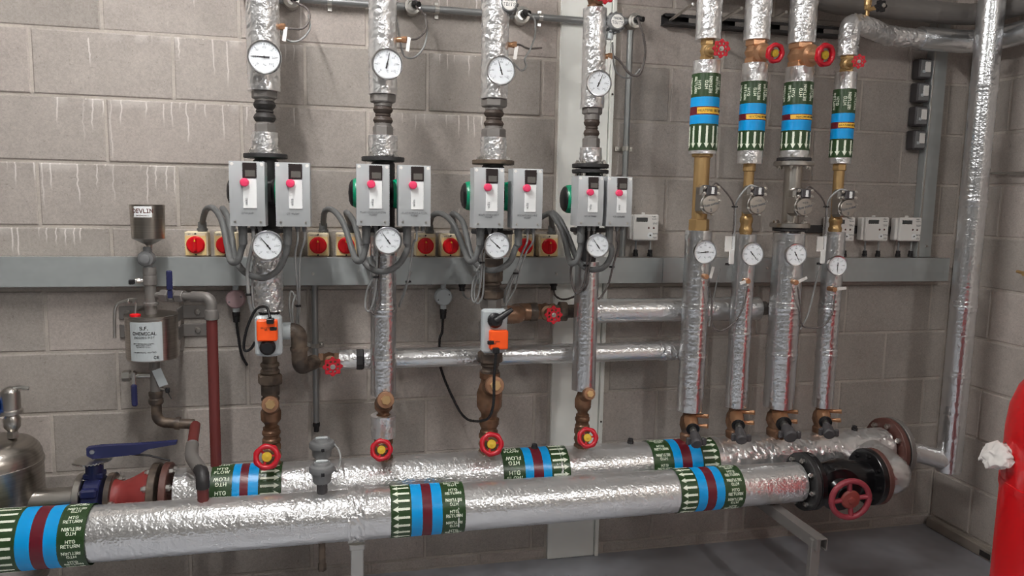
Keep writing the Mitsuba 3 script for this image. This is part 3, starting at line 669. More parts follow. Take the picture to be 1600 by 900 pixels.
lp = part(tank, 'rating_plate', wrapv(curved(0.085, 0.065), (tx, TY, zl), TR+0.0008, -0.02), M_LABEL, False)
part(tank, 'lettering', wrapv(text('DIRT & AIR\nSEPARATOR', 0.008), (tx, TY, zl), TR+0.0018, -0.02), M_GPRINT, False)
vtop = TT+0.092
av = thing('air_vent', 'small grey metal air vent screwed on top of the left tank', 'air vent')
ax_ = XAT(TY, vtop+0.05, 19)
part(av, 'tail', cat(hexn((ax_, TY, vtop-0.003), (ax_, TY, vtop+0.02), 0.017), lathe((ax_, TY, vtop+0.02), (0, 0, 1), [(0, 0.013), (0.014, 0.024), (0.04, 0.026), (0.058, 0.016)], 24)), M_STAIN2)
part(av, 'body', cat(lathe((ax_, TY, vtop+0.075), (0, 0, 1), [(0, 0.02), (0.004, 0.033), (0.016, 0.034), (0.02, 0.028), (0.075, 0.028), (0.085, 0.022), (0.092, 0.010)], 28)), M_STAIN2)
part(av, 'spout', tube([(ax_, TY, vtop+0.160), (ax_+0.03, TY, vtop+0.166), (ax_+0.055, TY, vtop+0.160)], 0.007, 8), M_ZINC)
part(av, 'blue_cap', lathe((ax_-0.028, TY-0.002, vtop+0.10), (-1, 0, 0), [(0, 0.028), (0.05, 0.032), (0.055, 0.028)], 24), M_BLUE2)

# ------------------------------------------------------------------ generic valves, gauges, pumps
def lobed(R, n, depth):
    th = np.linspace(0, 2*np.pi, 96, endpoint=False); r = R*(1-depth+depth*np.cos(n*th)); return Polygon(np.stack([r*np.cos(th), r*np.sin(th)], 1))
def handwheel(v, c, d, R, kind):
    """kind 'smooth': broad faceted rim with yellow hub; 'knobbly': lobed wheel with a steel nut."""
    d, ex, ey = wheel_frame(d)
    if kind == 'smooth':
        rim = lobed(R, 7, 0.035).buffer(0.001).difference(Point(0, 0).buffer(R*0.60, 32))
        sp = unary_union([Polygon([(R*0.3*math.cos(t)-R*0.09*math.sin(t), R*0.3*math.sin(t)+R*0.09*math.cos(t)), (R*0.7*math.cos(t)-R*0.09*math.sin(t), R*0.7*math.sin(t)+R*0.09*math.cos(t)), (R*0.7*math.cos(t)+R*0.09*math.sin(t), R*0.7*math.sin(t)-R*0.09*math.cos(t)), (R*0.3*math.cos(t)+R*0.09*math.sin(t), R*0.3*math.sin(t)-R*0.09*math.cos(t))]) for t in (0.2, 2.3, 4.4)])
        m = cat(extr(rim, R*0.28, c-d*R*0.14, ex, ey), torus(c+d*R*0.12, d, R*0.78, R*0.19, 40, 10), extr(sp, R*0.12, c-d*R*0.12, ex, ey))
        w = part(v, 'handwheel', m, M_RED, 40)
        part(w, 'hub', lathe(c-d*R*0.15, d, [(0, R*0.36), (R*0.22, R*0.38), (R*0.26, R*0.34), (R*0.265, R*0.16), (R*0.31, R*0.15), (R*0.33, R*0.08)], 24), M_BRASSY)
    else:
        rim = lobed(R, 8, 0.10).difference(unary_union([Point(R*0.55*math.cos(t), R*0.55*math.sin(t)).buffer(R*0.13, 8) for t in np.arange(8)*np.pi/4+0.39]))
        m = cat(extr(rim, R*0.20, c-d*R*0.1, ex, ey), [lathe(c+R*0.86*(math.cos(t)*ex+math.sin(t)*ey), d, [(-R*0.16, R*0.10), (0.0, R*0.17), (R*0.15, R*0.12)], 10) for t in np.arange(8)*np.pi/4])
        w = part(v, 'handwheel', m, M_RED, 40)
        part(w, 'nut', cat(lathe(c+d*R*0.06, d, [(0, R*0.28), (R*0.06, R*0.26)], 20), hexn(c+d*R*0.10, c+d*R*0.26, R*0.18)), M_ZINC)
    return w
def gate_valve(x, y, z, h, r, d, reach, R, kind, m, label, axis='z', group=None):
    """Body of height h along the pipe, bonnet along d."""
    v = thing('gate_valve', label, 'valve', group); c = np.array([x, y, z]); a = np.array([0, 0, 1.0]) if axis == 'z' else np.array([1.0, 0, 0])
    d = np.asarray(d, float); d /= np.linalg.norm(d)
    body = cat(hexn(c-a*h/2, c-a*h*0.22, r*1.12), hexn(c+a*h*0.22, c+a*h/2, r*1.12), lathe(c-a*h*0.3, a, [(0, r*0.8), (h*0.1, r*0.95), (h*0.3, r*1.15), (h*0.5, r*0.95), (h*0.6, r*0.8)], 24))
    part(v, 'body', body, m)
    part(v, 'bonnet', cat(lathe(c, d, [(0, r*0.95), (r*1.0, r*0.85), (r*1.1, r*0.95), (r*1.35, r*0.95), (r*1.5, r*0.62), (max(reach-0.028, r*1.6), r*0.5)], 24), cyl(c+d*max(reach-0.03, r*1.4), c+d*reach, r*0.26)), m)
    handwheel(v, c+d*reach, d, R, kind)
    return v
def gauge(px, py, y, R, needle, pipe, stem_r, label):
    """Dial gauge; needle: clock angle in degrees of its thin end."""
    c = W(px, py, y); v = thing('dial_gauge', label, 'gauge', None)
    toc = EYE-c; toc = toc/np.linalg.norm(toc)
    d = np.array([0.25*toc[0], -1.0, 0.25*toc[2]]); d /= np.linalg.norm(d)
    d, ex, ey = wheel_frame(d)
    if ex[0] < 0: ex = -ex
    back = np.asarray(pipe(c), float)
    part(v, 'case', lathe(c-d*0.026, d, [(0, R*0.75), (0.003, R*0.88), (0.016, R*0.90), (0.018, R), (0.026, R+0.001), (0.0295, R*0.97), (0.029, R*0.90), (0.0235, R*0.89), (0.0235, 0)], 48), M_CHROME)
    dl = part(v, 'dial', lathe(c-d*0.003, d, [(0, R*0.895), (0.001, R*0.895)], 40), M_DIAL)
    ticks = []
    for k in range(25):
        t = math.radians(-135+270*k/24); ln = R*0.12 if k % 4 == 0 else R*0.06
        u_ = math.sin(t)*ex+math.cos(t)*ey; p = c+d*(-0.0018)+u_*R*0.80; q = p-u_*ln; w_ = np.cross(d, u_)*R*(0.016 if k % 4 == 0 else 0.008)
        vv = np.array([p-w_, p+w_, q+w_, q-w_]); ticks.append(trimesh.Trimesh(np.vstack([vv, vv+d*0.0003]), [(4, 5, 6), (4, 6, 7), (0, 2, 1), (0, 3, 2)], process=False))
    nums = [onplane(text(str(20*k), R*0.115, 0.0003), c+d*(-0.0018)+R*0.57*(math.sin(math.radians(-135+45*k))*ex+math.cos(math.radians(-135+45*k))*ey), ex, ey) for k in range(7)]
    part(dl, 'scale', cat(ticks, nums, onplane(text('°C', R*0.12, 0.0003), c-d*0.0018-ey*R*0.45, ex, ey)), M_GPRINT, False)
    t = math.radians(needle); u_ = math.sin(t)*ex+math.cos(t)*ey; w_ = np.cross(d, u_)
    nd = Polygon([(-R*0.05, -R*0.30), (R*0.05, -R*0.30), (R*0.032, 0), (R*0.01, R*0.72), (-R*0.01, R*0.72), (-R*0.032, 0)])
    part(v, 'needle', cat(extr(nd, 0.0008, c-d*0.0005, -w_, u_), lathe(c-d*0.001, d, [(0, R*0.07), (0.002, R*0.06)], 14)), M_PRINT, False)
    part(v, 'glass', lathe(c+d*0.0015, d, [(0, R*0.925)], 40) if False else trimesh.Trimesh(np.vstack([c+d*0.0015, c+d*0.0015+R*0.90*(np.cos(np.arange(40)*np.pi/20)[:, None]*ex+np.sin(np.arange(40)*np.pi/20)[:, None]*ey)]), [(0, 1+i, 1+(i+1) % 40) for i in range(40)], process=False), 'm_glass', False)
    part(v, 'stem', cat(cyl(c-d*0.024, back, stem_r*0.8, n=14), hexn(c-d*0.036, c-d*0.025, stem_r*1.5)), M_ZINC)
    return v

RX = {1: -0.258, 2: 0.128, 3: 0.515, 4: 0.879, 5: 1.324, 6: 1.524, 7: 1.715, 8: 1.920}
def zr(i, py, y=RY): return ZAT(RX[i], y, py)
def up(i, py0, py1): # (upper pixel, lower pixel) -> points from bottom to top
    return [(RX[i], RY, zr(i, py1)), (RX[i], RY, zr(i, py0))]
def fitting_stack(parent, i, rows, m):
    """rows: (name, kind, py_top, py_bottom, half width in px)"""
    for nm, kind, a, b, hw in rows:
        p1, p0 = up(i, a, b)[::-1][0], up(i, a, b)[0]; r = hw*MPP((RX[i], RY, (p0[2]+p1[2])/2))
        if kind == 'hex': g = hexn(p0, p1, r*1.06)
        elif kind == 'bead':
            h = p1[2]-p0[2]; g = lathe(p0, (0, 0, 1), [(0, r*0.86), (h*0.12, r), (h*0.3, r), (h*0.4, r*0.86), (h*0.6, r*0.86), (h*0.7, r), (h*0.88, r), (h, r*0.86)], 28)
        else: g = cyl(p0, p1, r, n=28, ch=min(0.002, r*0.1))
        part(parent, nm, g, m)
ORD = {1: 'first', 2: 'second', 3: 'third', 4: 'fourth'}

# ---- upper lagged pipes of the four pumped risers
tops = {1: (-90, 143, 24.5), 2: (-90, 148, 21.5), 3: (-90, 155, 21), 4: (14, 169, 18)}
for i, (a, b, hw) in tops.items():
    r = hw*MPP((RX[i], RY, 1.95)); zt_ = min(zr(i, a), CEIL-0.01)
    u = thing('insulated_riser_pipe', 'foil lagged pipe rising out of the picture above the %s twin pump' % ORD[i], 'pipe') if i < 4 else thing('insulated_riser_pipe', 'foil lagged pipe above the fourth twin pump, ending below a red handwheel valve', 'pipe')
    part(u, 'foil_lagging', foil([(RX[i], RY, zr(i, b)), (RX[i], RY, zt_)], r, 0.0034, 50+i, 0.0055, 60, cell=0.020), M_FOIL, True)
    if i < 4: part(u, 'pipe', cyl((RX[i], RY, zt_), (RX[i], RY, CEIL-0.002), 0.024), M_DULL)
gate_valve(RX[4], RY, zr(4, 0), 0.075, 0.026, (0.12, -1, 0.05), 0.075, 0.036, 'knobbly', M_BRONZE, 'red handwheel valve at the top edge above the fourth twin pump')
single('insulated_riser_pipe', foil([(RX[4], RY, zr(4, 0)+0.038), (RX[4], RY, CEIL-0.003)], 0.042, 0.003, 58, 0.007, 48), M_FOIL, 'foil lagged pipe continuing upwards above the red valve of the fourth twin pump', 'pipe', smooth=True)
# ---- flexible connectors with union nuts
flex = {1: dict(n1=(141, 155, 19), m=(153, 159, 15), b=(157, 191, 15.5), m2=(189, 195, 13), n2=(193, 209, 15.5)),
        2: dict(n1=(147, 161, 19), m=(160, 167, 14), b=(166, 194, 14), m2=(192, 199, 13), n2=(197, 214, 15)),
        3: dict(n1=(155, 168, 19), m=(167, 173, 14), b=(172, 199, 14.5), m2=(197, 204, 14), n2=(201, 216, 18)),
        4: dict(n1=(168, 179, 15), m=(178, 188, 12), b=(186, 214, 11.5), m2=(212, 219, 11), n2=(216, 234, 13))}
for i, q in flex.items():
    u = thing('flexible_connector', 'black ribbed rubber connector between union nuts above the %s twin pump' % ORD[i], 'connector', None)
    fitting_stack(u, i, [('union_nut', 'hex', *q['n1'])], M_DULL); fitting_stack(u, i, [('collar', 'cyl', *q['m'])], M_DULL)
    a, b, hw = q['b']; p0, p1 = up(i, a, b); r = hw*MPP(p0); h = p1[2]-p0[2]
    part(u, 'bellows', lathe(p0, (0, 0, 1), [(0, r*0.86), (h*0.06, r*0.96), (h*0.2, r*1.10), (h*0.34, r*0.98), (h*0.43, r*0.78), (h*0.46, r*0.86), (h*0.54, r*0.86), (h*0.57, r*0.78), (h*0.66, r*0.98), (h*0.8, r*1.10), (h*0.94, r*0.96), (h, r*0.86)], 32), M_RUBBER if i == 1 else M_RUBBERB)
    fitting_stack(u, i, [('collar', 'cyl', *q['m2'])], M_DULL); fitting_stack(u, i, [('union_nut', 'hex', *q['n2'])], M_DULL)
# ---- foil collars over the pump inlets
for i, (a, b, hw) in {1: (207, 241, 19), 2: (212, 244, 22), 3: (215, 252, 20), 4: (231, 254, 16.5)}.items():
    r = hw*MPP((RX[i], RY, 1.62))
    single('foil_collar', foil(up(i, a, b), r, 0.0042, 70+i, 0.004, 56, cell=0.014), M_FOIL, 'crumpled foil collar directly on top of the %s twin pump' % ORD[i], 'pipe lagging', smooth=True)

# ---- twin head pumps
PBOX = {1: [(358.5, 413.5, 250, 352), (430, 485, 254, 355)], 2: [(557, 609, 255, 352), (623, 673, 258, 354)], 3: [(741, 788, 260, 356), (802, 848, 264, 357)], 4: [(904, 943, 275, 353), (949, 988, 275, 354)]}
WORDS = {1: 'CT PUMP', 2: 'FLAT CIRCULATION\nPUMP', 3: 'BLDG CONSTANT\nPUMP', 4: 'CT-S PUMP'}
GLANDS = {}
for i, bs in PBOX.items():
    u = thing('twin_head_pump', '%s twin head pump from the left, two grey control boxes with pink knobs' % ORD[i], 'pump')
    yf = -0.455; cs = []
    zt_ = sum(W(b[0], b[2], yf)[2] for b in bs)/2; zb = sum(W(b[0], b[3], yf)[2] for b in bs)/2
    for b in bs: cs.append((W((b[0]+b[1])/2, (b[2]+b[3])/2, yf)[0], W(b[1], 300, yf)[0]-W(b[0], 300, yf)[0]))
    w = (cs[0][1]+cs[1][1])/2; H = zt_-zb; zm = (zt_+zb)/2; x0 = RX[i]
    dkm = M_IRON
    part(u, 'pump_body', cat(cyl((x0, RY, zb-0.018), (x0, RY, zt_+0.012), 0.040, n=28), [lathe((c[0], RY+0.05, zm+0.006), (0, -1, 0), [(0, 0.030), (0.008, 0.044), (0.06, 0.048), (0.075, 0.044)], 32) for c in cs], box((cs[0][0]+cs[1][0])/2, RY, zm+0.006, cs[1][0]-cs[0][0], 0.09, 0.10, 0.02)), dkm)
    fr = 33*MPP((x0, RY, zt_)) if i < 4 else 28.5*MPP((x0, RY, zt_))
    ztop = zr(i, {1: 244, 2: 249, 3: 254, 4: 259.5}[i])
    flange(u, (x0, RY, ztop), (0, 0, 1), fr, 0.015, M_RUST if i == 3 else M_IRON, 4, 0.009, 1, ph=0.5)
    if i == 4: flange(u, (x0, RY, ztop-0.020), (0, 0, 1), fr, 0.014, M_IRON, 4, 0.009, -1, ph=0.5)
    part(u, 'neck', cyl((x0, RY, zt_), (x0, RY, ztop), 0.036, n=28), dkm)
    flange(u, (x0, RY, zb-0.020), (0, 0, 1), fr, 0.015, M_IRON, 4, 0.009, -1, ph=0.5)
    for (cx, _), gx in zip(cs, (0, 1)):
        ym = -0.325; zmm = zm + 0.006
        mo = part(u, 'motor', lathe((cx, ym, zmm), (-1, 0, 0), [(0, 0.047), (w*0.42, 0.051), (w*0.54, 0.049), (w*0.60, 0.045)], 40), M_GREEN)
        part(mo, 'end_cap', lathe((cx-w*0.60, ym, zmm), (-1, 0, 0), [(0, 0.045), (0.004, 0.043), (0.009, 0.036), (0.013, 0.024), (0.015, 0.0)], 36), M_BLACK)
        part(mo, 'bracket', cat(box(cx, ym+0.02, zmm, w*0.7, 0.09, 0.07, 0.012), cyl((cx, ym, zmm), (cx, RY, zmm), 0.040, n=28)), dkm)
        # box: side outline bowed at the front, extruded across
        dp = 0.085; n_ = 10
        prof = [(dp, 0), (dp, H)] + [(0.006*((2*k/n_-1)**2), H*(1-k/n_)) for k in range(n_+1)]
        prof = Polygon([(a, b) for a, b in prof])
        cb = part(u, 'control_box', extr(prof, w, (cx-w/2, yf, zb), (0, 1, 0), (0, 0, 1)), M_BOX, 25)
        part(cb, 'display_window', box(cx+w*0.08, yf+0.0025, zb+H*0.86, w*0.39, 0.010, H*0.235, 0.001), M_DISPLAY)
        part(cb, 'screen', box(cx+w*0.10, yf-0.0028, zb+H*0.815, w*0.28, 0.002, H*0.10, 0.0005), M_LCD)
        part(cb, 'label_panel', box(cx+w*0.08, yf+0.000, zb+H*0.505, w*0.39, 0.004, H*0.455, 0.0008), M_LABEL)
        part(cb, 'lettering', cat(onplane(text('wilo', w*0.080, 0.0006), (cx-w*0.025, yf-0.0022, zb+H*0.38), (0, 0, 1), (-1, 0, 0)),
                                  onplane(text(WORDS[i], w*0.058), (cx, yf+0.0014, zb+H*0.20))), M_GPRINT, False)
        part(cb, 'knob', lathe((cx-w*0.06, yf+0.002, zb+H*0.675), (0, -1, 0), [(0, w*0.125), (0.014, w*0.125), (0.017, w*0.11), (0.018, w*0.09)], 32), M_PINK)
        for sx in (-0.36, 0.36):
            part(cb, 'screw', lathe((cx+w*sx, yf+0.0048, zb+H*0.065), (0, -1, 0), [(0, 0.004), (0.002, 0.0035)], 10), M_ZINC)
        for sx in (-0.42, 0.42):
            part(cb, 'screw', lathe((cx+w*sx, yf+0.0056, zb+H*0.955), (0, -1, 0), [(0, 0.0055), (0.002, 0.005)], 12), M_WHITE)
        big = (cx-w*0.20, yf+0.045, zb)
        part(cb, 'cable_gland', cat(cyl(big, (big[0], big[1], zb-0.014), 0.0145), hexn((big[0], big[1], zb-0.032), (big[0], big[1], zb-0.012), 0.0135, 10)), M_HOSE)
        GLANDS[(i, gx)] = (big[0], big[1], zb-0.030)
        for sx in (0.10, 0.30):
            p = (cx+w*sx, yf+0.04, zb)
            part(cb, 'cable_gland', cat(hexn((p[0], p[1], zb-0.010), p, 0.008, 8), cyl((p[0], p[1], zb-0.018), (p[0], p[1], zb-0.008), 0.006)), M_GREYPL)
            GLANDS[(i, gx, sx)] = (p[0], p[1], zb-0.017)

# ---- flexible conduits from the isolators to the pumps
def conduit(i, gx, iso, pts, label):
    u = thing('flexible_conduit', label, 'conduit', 'grey conduit loops at the twin pumps')
    x, z = ISO[iso]; zt_ = TZ1+0.0035+0.088
    P3 = [np.array([x+0.018, -0.034, zt_+0.012]), np.array([x+0.018, -0.036, zt_+0.028])]
    g = np.array(GLANDS[(i, gx)]); n = len(pts)
    for k, (a, b) in enumerate(pts):
        P3.append(W(a, b, -0.06 - 0.345*min(1, ((k+0.7)/(n*0.72)))))
    P3 += [g-[0, 0, 0.028], g+[0, 0, 0.002]]
    part(u, 'hose', tube(spline(P3, 10), 0.0105, 12), M_HOSE, True)
    part(u, 'gland', cat(cyl((x+0.018, -0.034, zt_), (x+0.018, -0.034, zt_+0.012), 0.017), cyl((x+0.018, -0.034, zt_+0.010), (x+0.018, -0.034, zt_+0.034), 0.0145), hexn((x+0.018, -0.034, zt_+0.004), (x+0.018, -0.034, zt_+0.011), 0.019, 8)), M_HOSE)
    part(u, 'end_sleeve', cyl(g-[0, 0, 0.030], g+[0, 0, 0.0], 0.0135), M_HOSE)
conduit(1, 0, 1, [(322, 328), (334, 326), (347, 346), (356, 388), (361, 408), (371, 408), (377, 390)], 'grey flexible conduit looping from the first isolator to the first pump box')
conduit(1, 1, 2, [(348, 326), (356, 340), (362, 372), (368, 405), (385, 427), (412, 434), (434, 422), (446, 398)], 'grey flexible conduit sagging in a long loop under the first twin pump')
conduit(2, 0, 3, [(508, 330), (521, 329), (537, 350), (550, 390), (557, 407), (566, 405), (571, 388)], 'grey flexible conduit looping from the third isolator to the second pump')
conduit(2, 1, 4, [(541, 332), (552, 345), (560, 372), (566, 402), (580, 420), (602, 424), (624, 412), (637, 388)], 'grey flexible conduit sagging in a long loop under the second twin pump')
conduit(3, 0, 5, [(677, 336), (692, 335), (708, 350), (724, 388), (733, 408), (742, 405), (748, 388)], 'grey flexible conduit looping from the shaded isolator to the third pump')
conduit(3, 1, 6, [(707, 334), (722, 345), (730, 372), (738, 404), (755, 420), (778, 421), (797, 408), (806, 386)], 'grey flexible conduit sagging in a long loop under the third twin pump')
conduit(4, 0, 7, [(856, 334), (866, 340), (880, 366), (888, 400), (893, 412), (902, 406), (907, 388)], 'grey flexible conduit looping in front of the white column to the fourth pump')
conduit(4, 1, 8, [(862, 333), (874, 342), (888, 370), (902, 405), (918, 420), (938, 420), (950, 410), (956, 392)], 'grey flexible conduit ending at the right hand box of the fourth twin pump')

# ---- gauges
def topipe(i, r): return lambda c: (RX[i], RY-0.01, c[2]-0.01)
def gz(y): return lambda c: (c[0], y, c[2])
G = [(413, 89, -0.365, 26, -88, 1, 'dial gauge on the first riser from the left, at the top, needle pointing left'),
     (605, 100, -0.36, 24, 12, 2, 'dial gauge near the top of the second riser, needle just right of upright'),
     (783, 110, -0.36, 22.5, -18, 3, 'dial gauge near the top of the third riser, needle just left of upright'),
     (936, 130, -0.355, 20, 22, 4, 'dial gauge above the fourth twin pump, needle leaning right'),
     (418, 384, -0.468, 23.5, -38, 1, 'dial gauge directly below the first twin pump'), (606, 376, -0.468, 21.5, -35, 2, 'dial gauge directly below the second twin pump'),
     (777, 384, -0.468, 20.5, -48, 3, 'dial gauge directly below the third twin pump'), (934, 384, -0.468, 18.5, -35, 4, 'dial gauge directly below the fourth twin pump'),
     (1102, 394, -0.365, 18.5, -96, 5, 'dial gauge below the first brass flow meter, needle pointing left'), (1176, 397, -0.36, 18, 140, 6, 'dial gauge below the second brass flow meter, needle pointing down right'),
     (1244, 398, -0.375, 17.5, 152, 7, 'dial gauge below the flanged steel flow meter'), (1309, 415, -0.355, 15.5, 182, 8, 'small dial gauge below the last brass flow meter, needle pointing down')]
for px, py, y, R, nd, i, lab in G:
    c = W(px, py, y)
    gauge(px, py, y, R*MPP(c), nd, topipe(i, 0.04), 0.009, lab)

# ---- below the pumps
def strainer(i, py, hw, py0, py1, cap_r, label, m=M_BRONZE, off=0.05):
    """Y pattern check valve: body on the pipe, branch towards the room with a hexagon plug."""
    v = thing('check_valve', label, 'valve'); x = RX[i]; zc = ZAT(x+0.004, RY-off-0.035, py); r = hw*MPP((x, RY, zc))
    p0, p1 = up(i, py0, py1)
    h = p1[2]-p0[2]
    part(v, 'body', lathe(p0, (0, 0, 1), [(0, r*0.78), (h*0.10, r*0.80), (h*0.12, r*0.62), (h*0.2, r*0.62), (h*0.35, r*0.98), (h*0.6, r), (h*0.82, r*0.7), (h*0.88, r*0.66), (h*0.9, r*0.8), (h, r*0.8)], 28), m)
    cr = cap_r*MPP((x, RY, zc)); b0 = np.array([x, RY+0.002, zc-0.028]); b1 = np.array([x+0.004, RY-off, zc]); d = np.array([0.05, -1, 0.22]); d /= np.linalg.norm(d)
    part(v, 'branch', cat(cyl(b0, b1, cr*1.0, n=28), lathe(b1, d, [(0, cr*1.02), (0.004, cr*1.02)], 28)), m)
    pg = part(v, 'plug', lathe(b1+d*0.003, d, [(0, cr), (0.012, cr), (0.015, cr*0.94), (0.0155, cr*0.5)], 32), M_PLUG)
    part(pg, 'hexagon', hexn(b1+d*0.015, b1+d*0.028, cr*0.60), M_HEXG)
    return v
def fittings(i, rows, m, label):
    u = thing('pipe_fittings', label, 'pipe fittings'); fitting_stack(u, i, rows, m); return u
# riser 1
z1b = zr(1, 487)
u = thing('insulated_riser_pipe', 'short crumpled foil lagged pipe behind the first lower dial gauge', 'pipe')
part(u, 'foil_lagging', foil(up(1, 366, 485), 22*MPP((RX[1], RY, 1.2)), 0.0052, 81, 0.005, 60, cell=0.018), M_FOIL, True)
fittings(1, [('collar', 'cyl', 484, 497, 16), ('nipple', 'cyl', 496, 506, 13)], M_IRON, 'dark collar between the crumpled foil and the first orange actuator valve')
fittings(1, [('nipple', 'cyl', 553, 567, 11), ('ring', 'bead', 566, 584, 14.5), ('union_nut', 'hex', 584, 600, 18), ('socket', 'cyl', 600, 614, 14), ('ring', 'bead', 612, 626, 14)], M_RUST, 'brown malleable iron fittings under the first orange actuator valve')
strainer(1, 636, 15.5, 624, 672, 13, 'brown check valve with bright hexagon plug on the first riser')
fittings(1, [('nipple', 'bead', 671, 692, 14)], M_BRONZE, 'short brown nipple above the first bottom handwheel')
def bottom_valve(i, px, py, R, label, m=M_BRONZE, hw=13):
    zc = ZAT(RX[i], RY-0.10, py); r = hw*MPP((RX[i], RY, zc)); zb = HZ+HR-0.012; zt_ = zr(i, {1: 691, 2: 683, 3: 676, 4: 668}[i])
    v = gate_valve(RX[i], RY, (zb+zt_)/2, zt_-zb, r, W(px, py, RY-0.125)-np.array([RX[i], RY, (zb+zt_)/2]), float(np.linalg.norm(W(px, py, RY-0.125)-np.array([RX[i], RY, (zb+zt_)/2]))), R*MPP(W(px, py, RY-0.125)), 'smooth', m, label)
bottom_valve(1, 417, 714, 20.5, 'bronze gate valve with red handwheel on the flow header, first from the left')
# riser 2
u = thing('insulated_riser_pipe', 'long smooth foil lagged pipe dropping from the second twin pump to the header', 'pipe')
r2 = 19.5*MPP((RX[2], RY, 1.0))
part(u, 'foil_lagging', foil(up(2, 362, 616), r2, 0.0009, 83, 0.0048, 60, ring=0.0019, seams=[0.13, 0.31, 0.5]), M_FOILS, True)
part(u, 'foil_lagging', foil(up(2, 648, 682), r2*0.98, 0.003, 84, 0.005, 60), M_FOIL, True)
strainer(2, 629, 14, 612, 652, 13, 'bronze check valve showing through the gap in the foil of the second riser', off=0.052)
bottom_valve(2, 596, 703, 17.5, 'bronze gate valve with red handwheel on the flow header, second from the left')
# riser 3
fittings(3, [('socket', 'cyl', 362, 402, 15), ('union_nut', 'hex', 402, 440, 17), ('socket', 'bead', 440, 455, 16), ('union_nut', 'hex', 452, 466, 18.5), ('nipple', 'cyl', 465, 479, 13)], M_RUST, 'dark malleable iron fittings between the third twin pump and the second orange actuator valve')
fittings(3, [('nipple', 'cyl', 556, 566, 14), ('union_nut', 'hex', 549, 566, 18.5), ('ring', 'bead', 565, 584, 14.5)], M_RUST, 'dark union fittings directly under the second orange actuator valve')
strainer(3, 606, 20, 582, 662, 14.5, 'large brown check valve with bright hexagon plug on the third riser', off=0.062)
fittings(3, [('nipple', 'bead', 660, 678, 14)], M_BRONZE, 'short brown nipple above the third bottom handwheel')
bottom_valve(3, 768, 694, 19, 'bronze gate valve with red handwheel on the flow header, third from the left', hw=14)
# riser 4
u = thing('insulated_riser_pipe', 'smooth foil lagged pipe dropping from the fourth twin pump past the white column', 'pipe')
part(u, 'foil_lagging', foil(up(4, 408, 608), 18.5*MPP((RX[4], RY, 1.0)), 0.0006, 86, 0.0048, 60, ring=0.0012), M_FOILS, True)
fittings(4, [('nipple', 'cyl', 360, 412, 13)], M_IRON, 'dark pipe stub between the fourth twin pump and its smooth foil pipe')
strainer(4, 619, 13, 606, 652, 9.5, 'small brown check valve with bright hexagon plug on the fourth riser', off=0.045)
fittings(4, [('nipple', 'bead', 650, 670, 11.5)], M_BRONZE, 'short brown nipple above the fourth bottom handwheel')
bottom_valve(4, 918, 684, 16.5, 'bronze gate valve with red handwheel on the flow header, beside the white column', hw=11)

# ---- three way mixing valves with orange actuators
def actuator(i, px, py, hwid, hhgt, flip, label):
    v = thing('mixing_valve', label, 'valve'); x = RX[i]; zc = ZAT(x, RY, py); c = W(px, py, -0.38)
    w, h = 2*hwid*MPP(c), 2*hhgt*MPP(c); s = -1 if flip else 1
    r = 0.035
    part(v, 'body', cat(cyl((x, RY, zc-h*0.52), (x, RY, zc+h*0.52), r*0.95, n=28), lathe((x, RY, zc-0.05), (0, 0, 1), [(0, 0.036), (0.03, 0.044), (0.07, 0.044), (0.1, 0.036)], 28)), M_DULL if flip else M_ACT)
    part(v, 'mount', cat(box(c[0], -0.335, c[2], 0.05, 0.06, 0.05, 0.006), cyl((x, RY, c[2]), (c[0], -0.33, c[2]), 0.022)), M_DULL)
    part(v, 'actuator_case', box(c[0], -0.375, c[2], w, 0.045, h, 0.007), M_ACT)
    part(v, 'orange_cover', box(c[0]+(w*0.12 if flip else -w*0.02), -0.406, c[2]+s*h*0.17, w*(0.74 if flip else 0.76), 0.030, h*(0.44 if flip else 0.53), 0.004), M_ORANGE)
    zk = c[2]-s*h*0.27
    kn = part(v, 'knob', lathe((c[0]-w*0.02, -0.396, zk), (0, -1, 0), [(0, w*0.30), (0.014, w*0.30), (0.018, w*0.25), (0.026, w*0.20)], 28), M_BLACK)
    if flip: part(kn, 'lever', tube([(c[0]-w*0.02, -0.418, zk), (c[0]+w*0.35, -0.424, zk+0.025), (c[0]+w*0.62, -0.420, zk+0.040)], [0.013, 0.011, 0.008], 10), M_BLACK)
    part(v, 'lettering', onplane(text('24V 50Hz\nSR', w*0.06), (c[0]-w*0.05, -0.4216, c[2]+s*h*0.22)), M_PRINT, False)
    part(v, 'plug_socket', cat(box(c[0]+(-w*0.02 if flip else w*0.12), -0.420, c[2]+(-h*0.40 if flip else h*0.42), w*0.27, 0.03, h*0.13, 0.003), box(c[0]+(-w*0.22 if flip else w*0.22), -0.4195, c[2]+(-h*0.22 if flip else h*0.22), w*0.26, 0.008, h*0.09, 0.002)), M_BLACK)
    return v, c, w, h
v, c1, w1, h1 = actuator(1, 420, 524, 20, 31, False, 'mixing valve with orange cover above a black knob, on the first riser')
part(v, 'outlet', hexn((RX[1]+0.03, RY, c1[2]-0.006), (RX[1]+0.072, RY, c1[2]-0.006), 0.030, 16), M_ACT)
single('actuator_cable', tube(spline([(c1[0]+w1*0.12, -0.425, c1[2]+h1*0.5), W(416, 480, -0.40), W(400, 484, -0.36), W(387, 510, -0.33), W(381, 537, -0.30), W(383, 548, -0.30), W(392, 545, -0.30), W(398, 535, -0.31)], 10), 0.0045, 8), M_BLACK, 'black cable curling left from the orange actuator on the first riser', 'cable', smooth=True)
v, c3, w3, h3 = actuator(3, 772, 517, 19.5, 34, True, 'mixing valve with black knob and lever above its orange cover, on the third riser')
part(v, 'outlet', cyl((RX[3]+0.03, RY, zr(3, 492)), (RX[3]+0.062, RY, zr(3, 492)), 0.033, n=24), M_DULL)
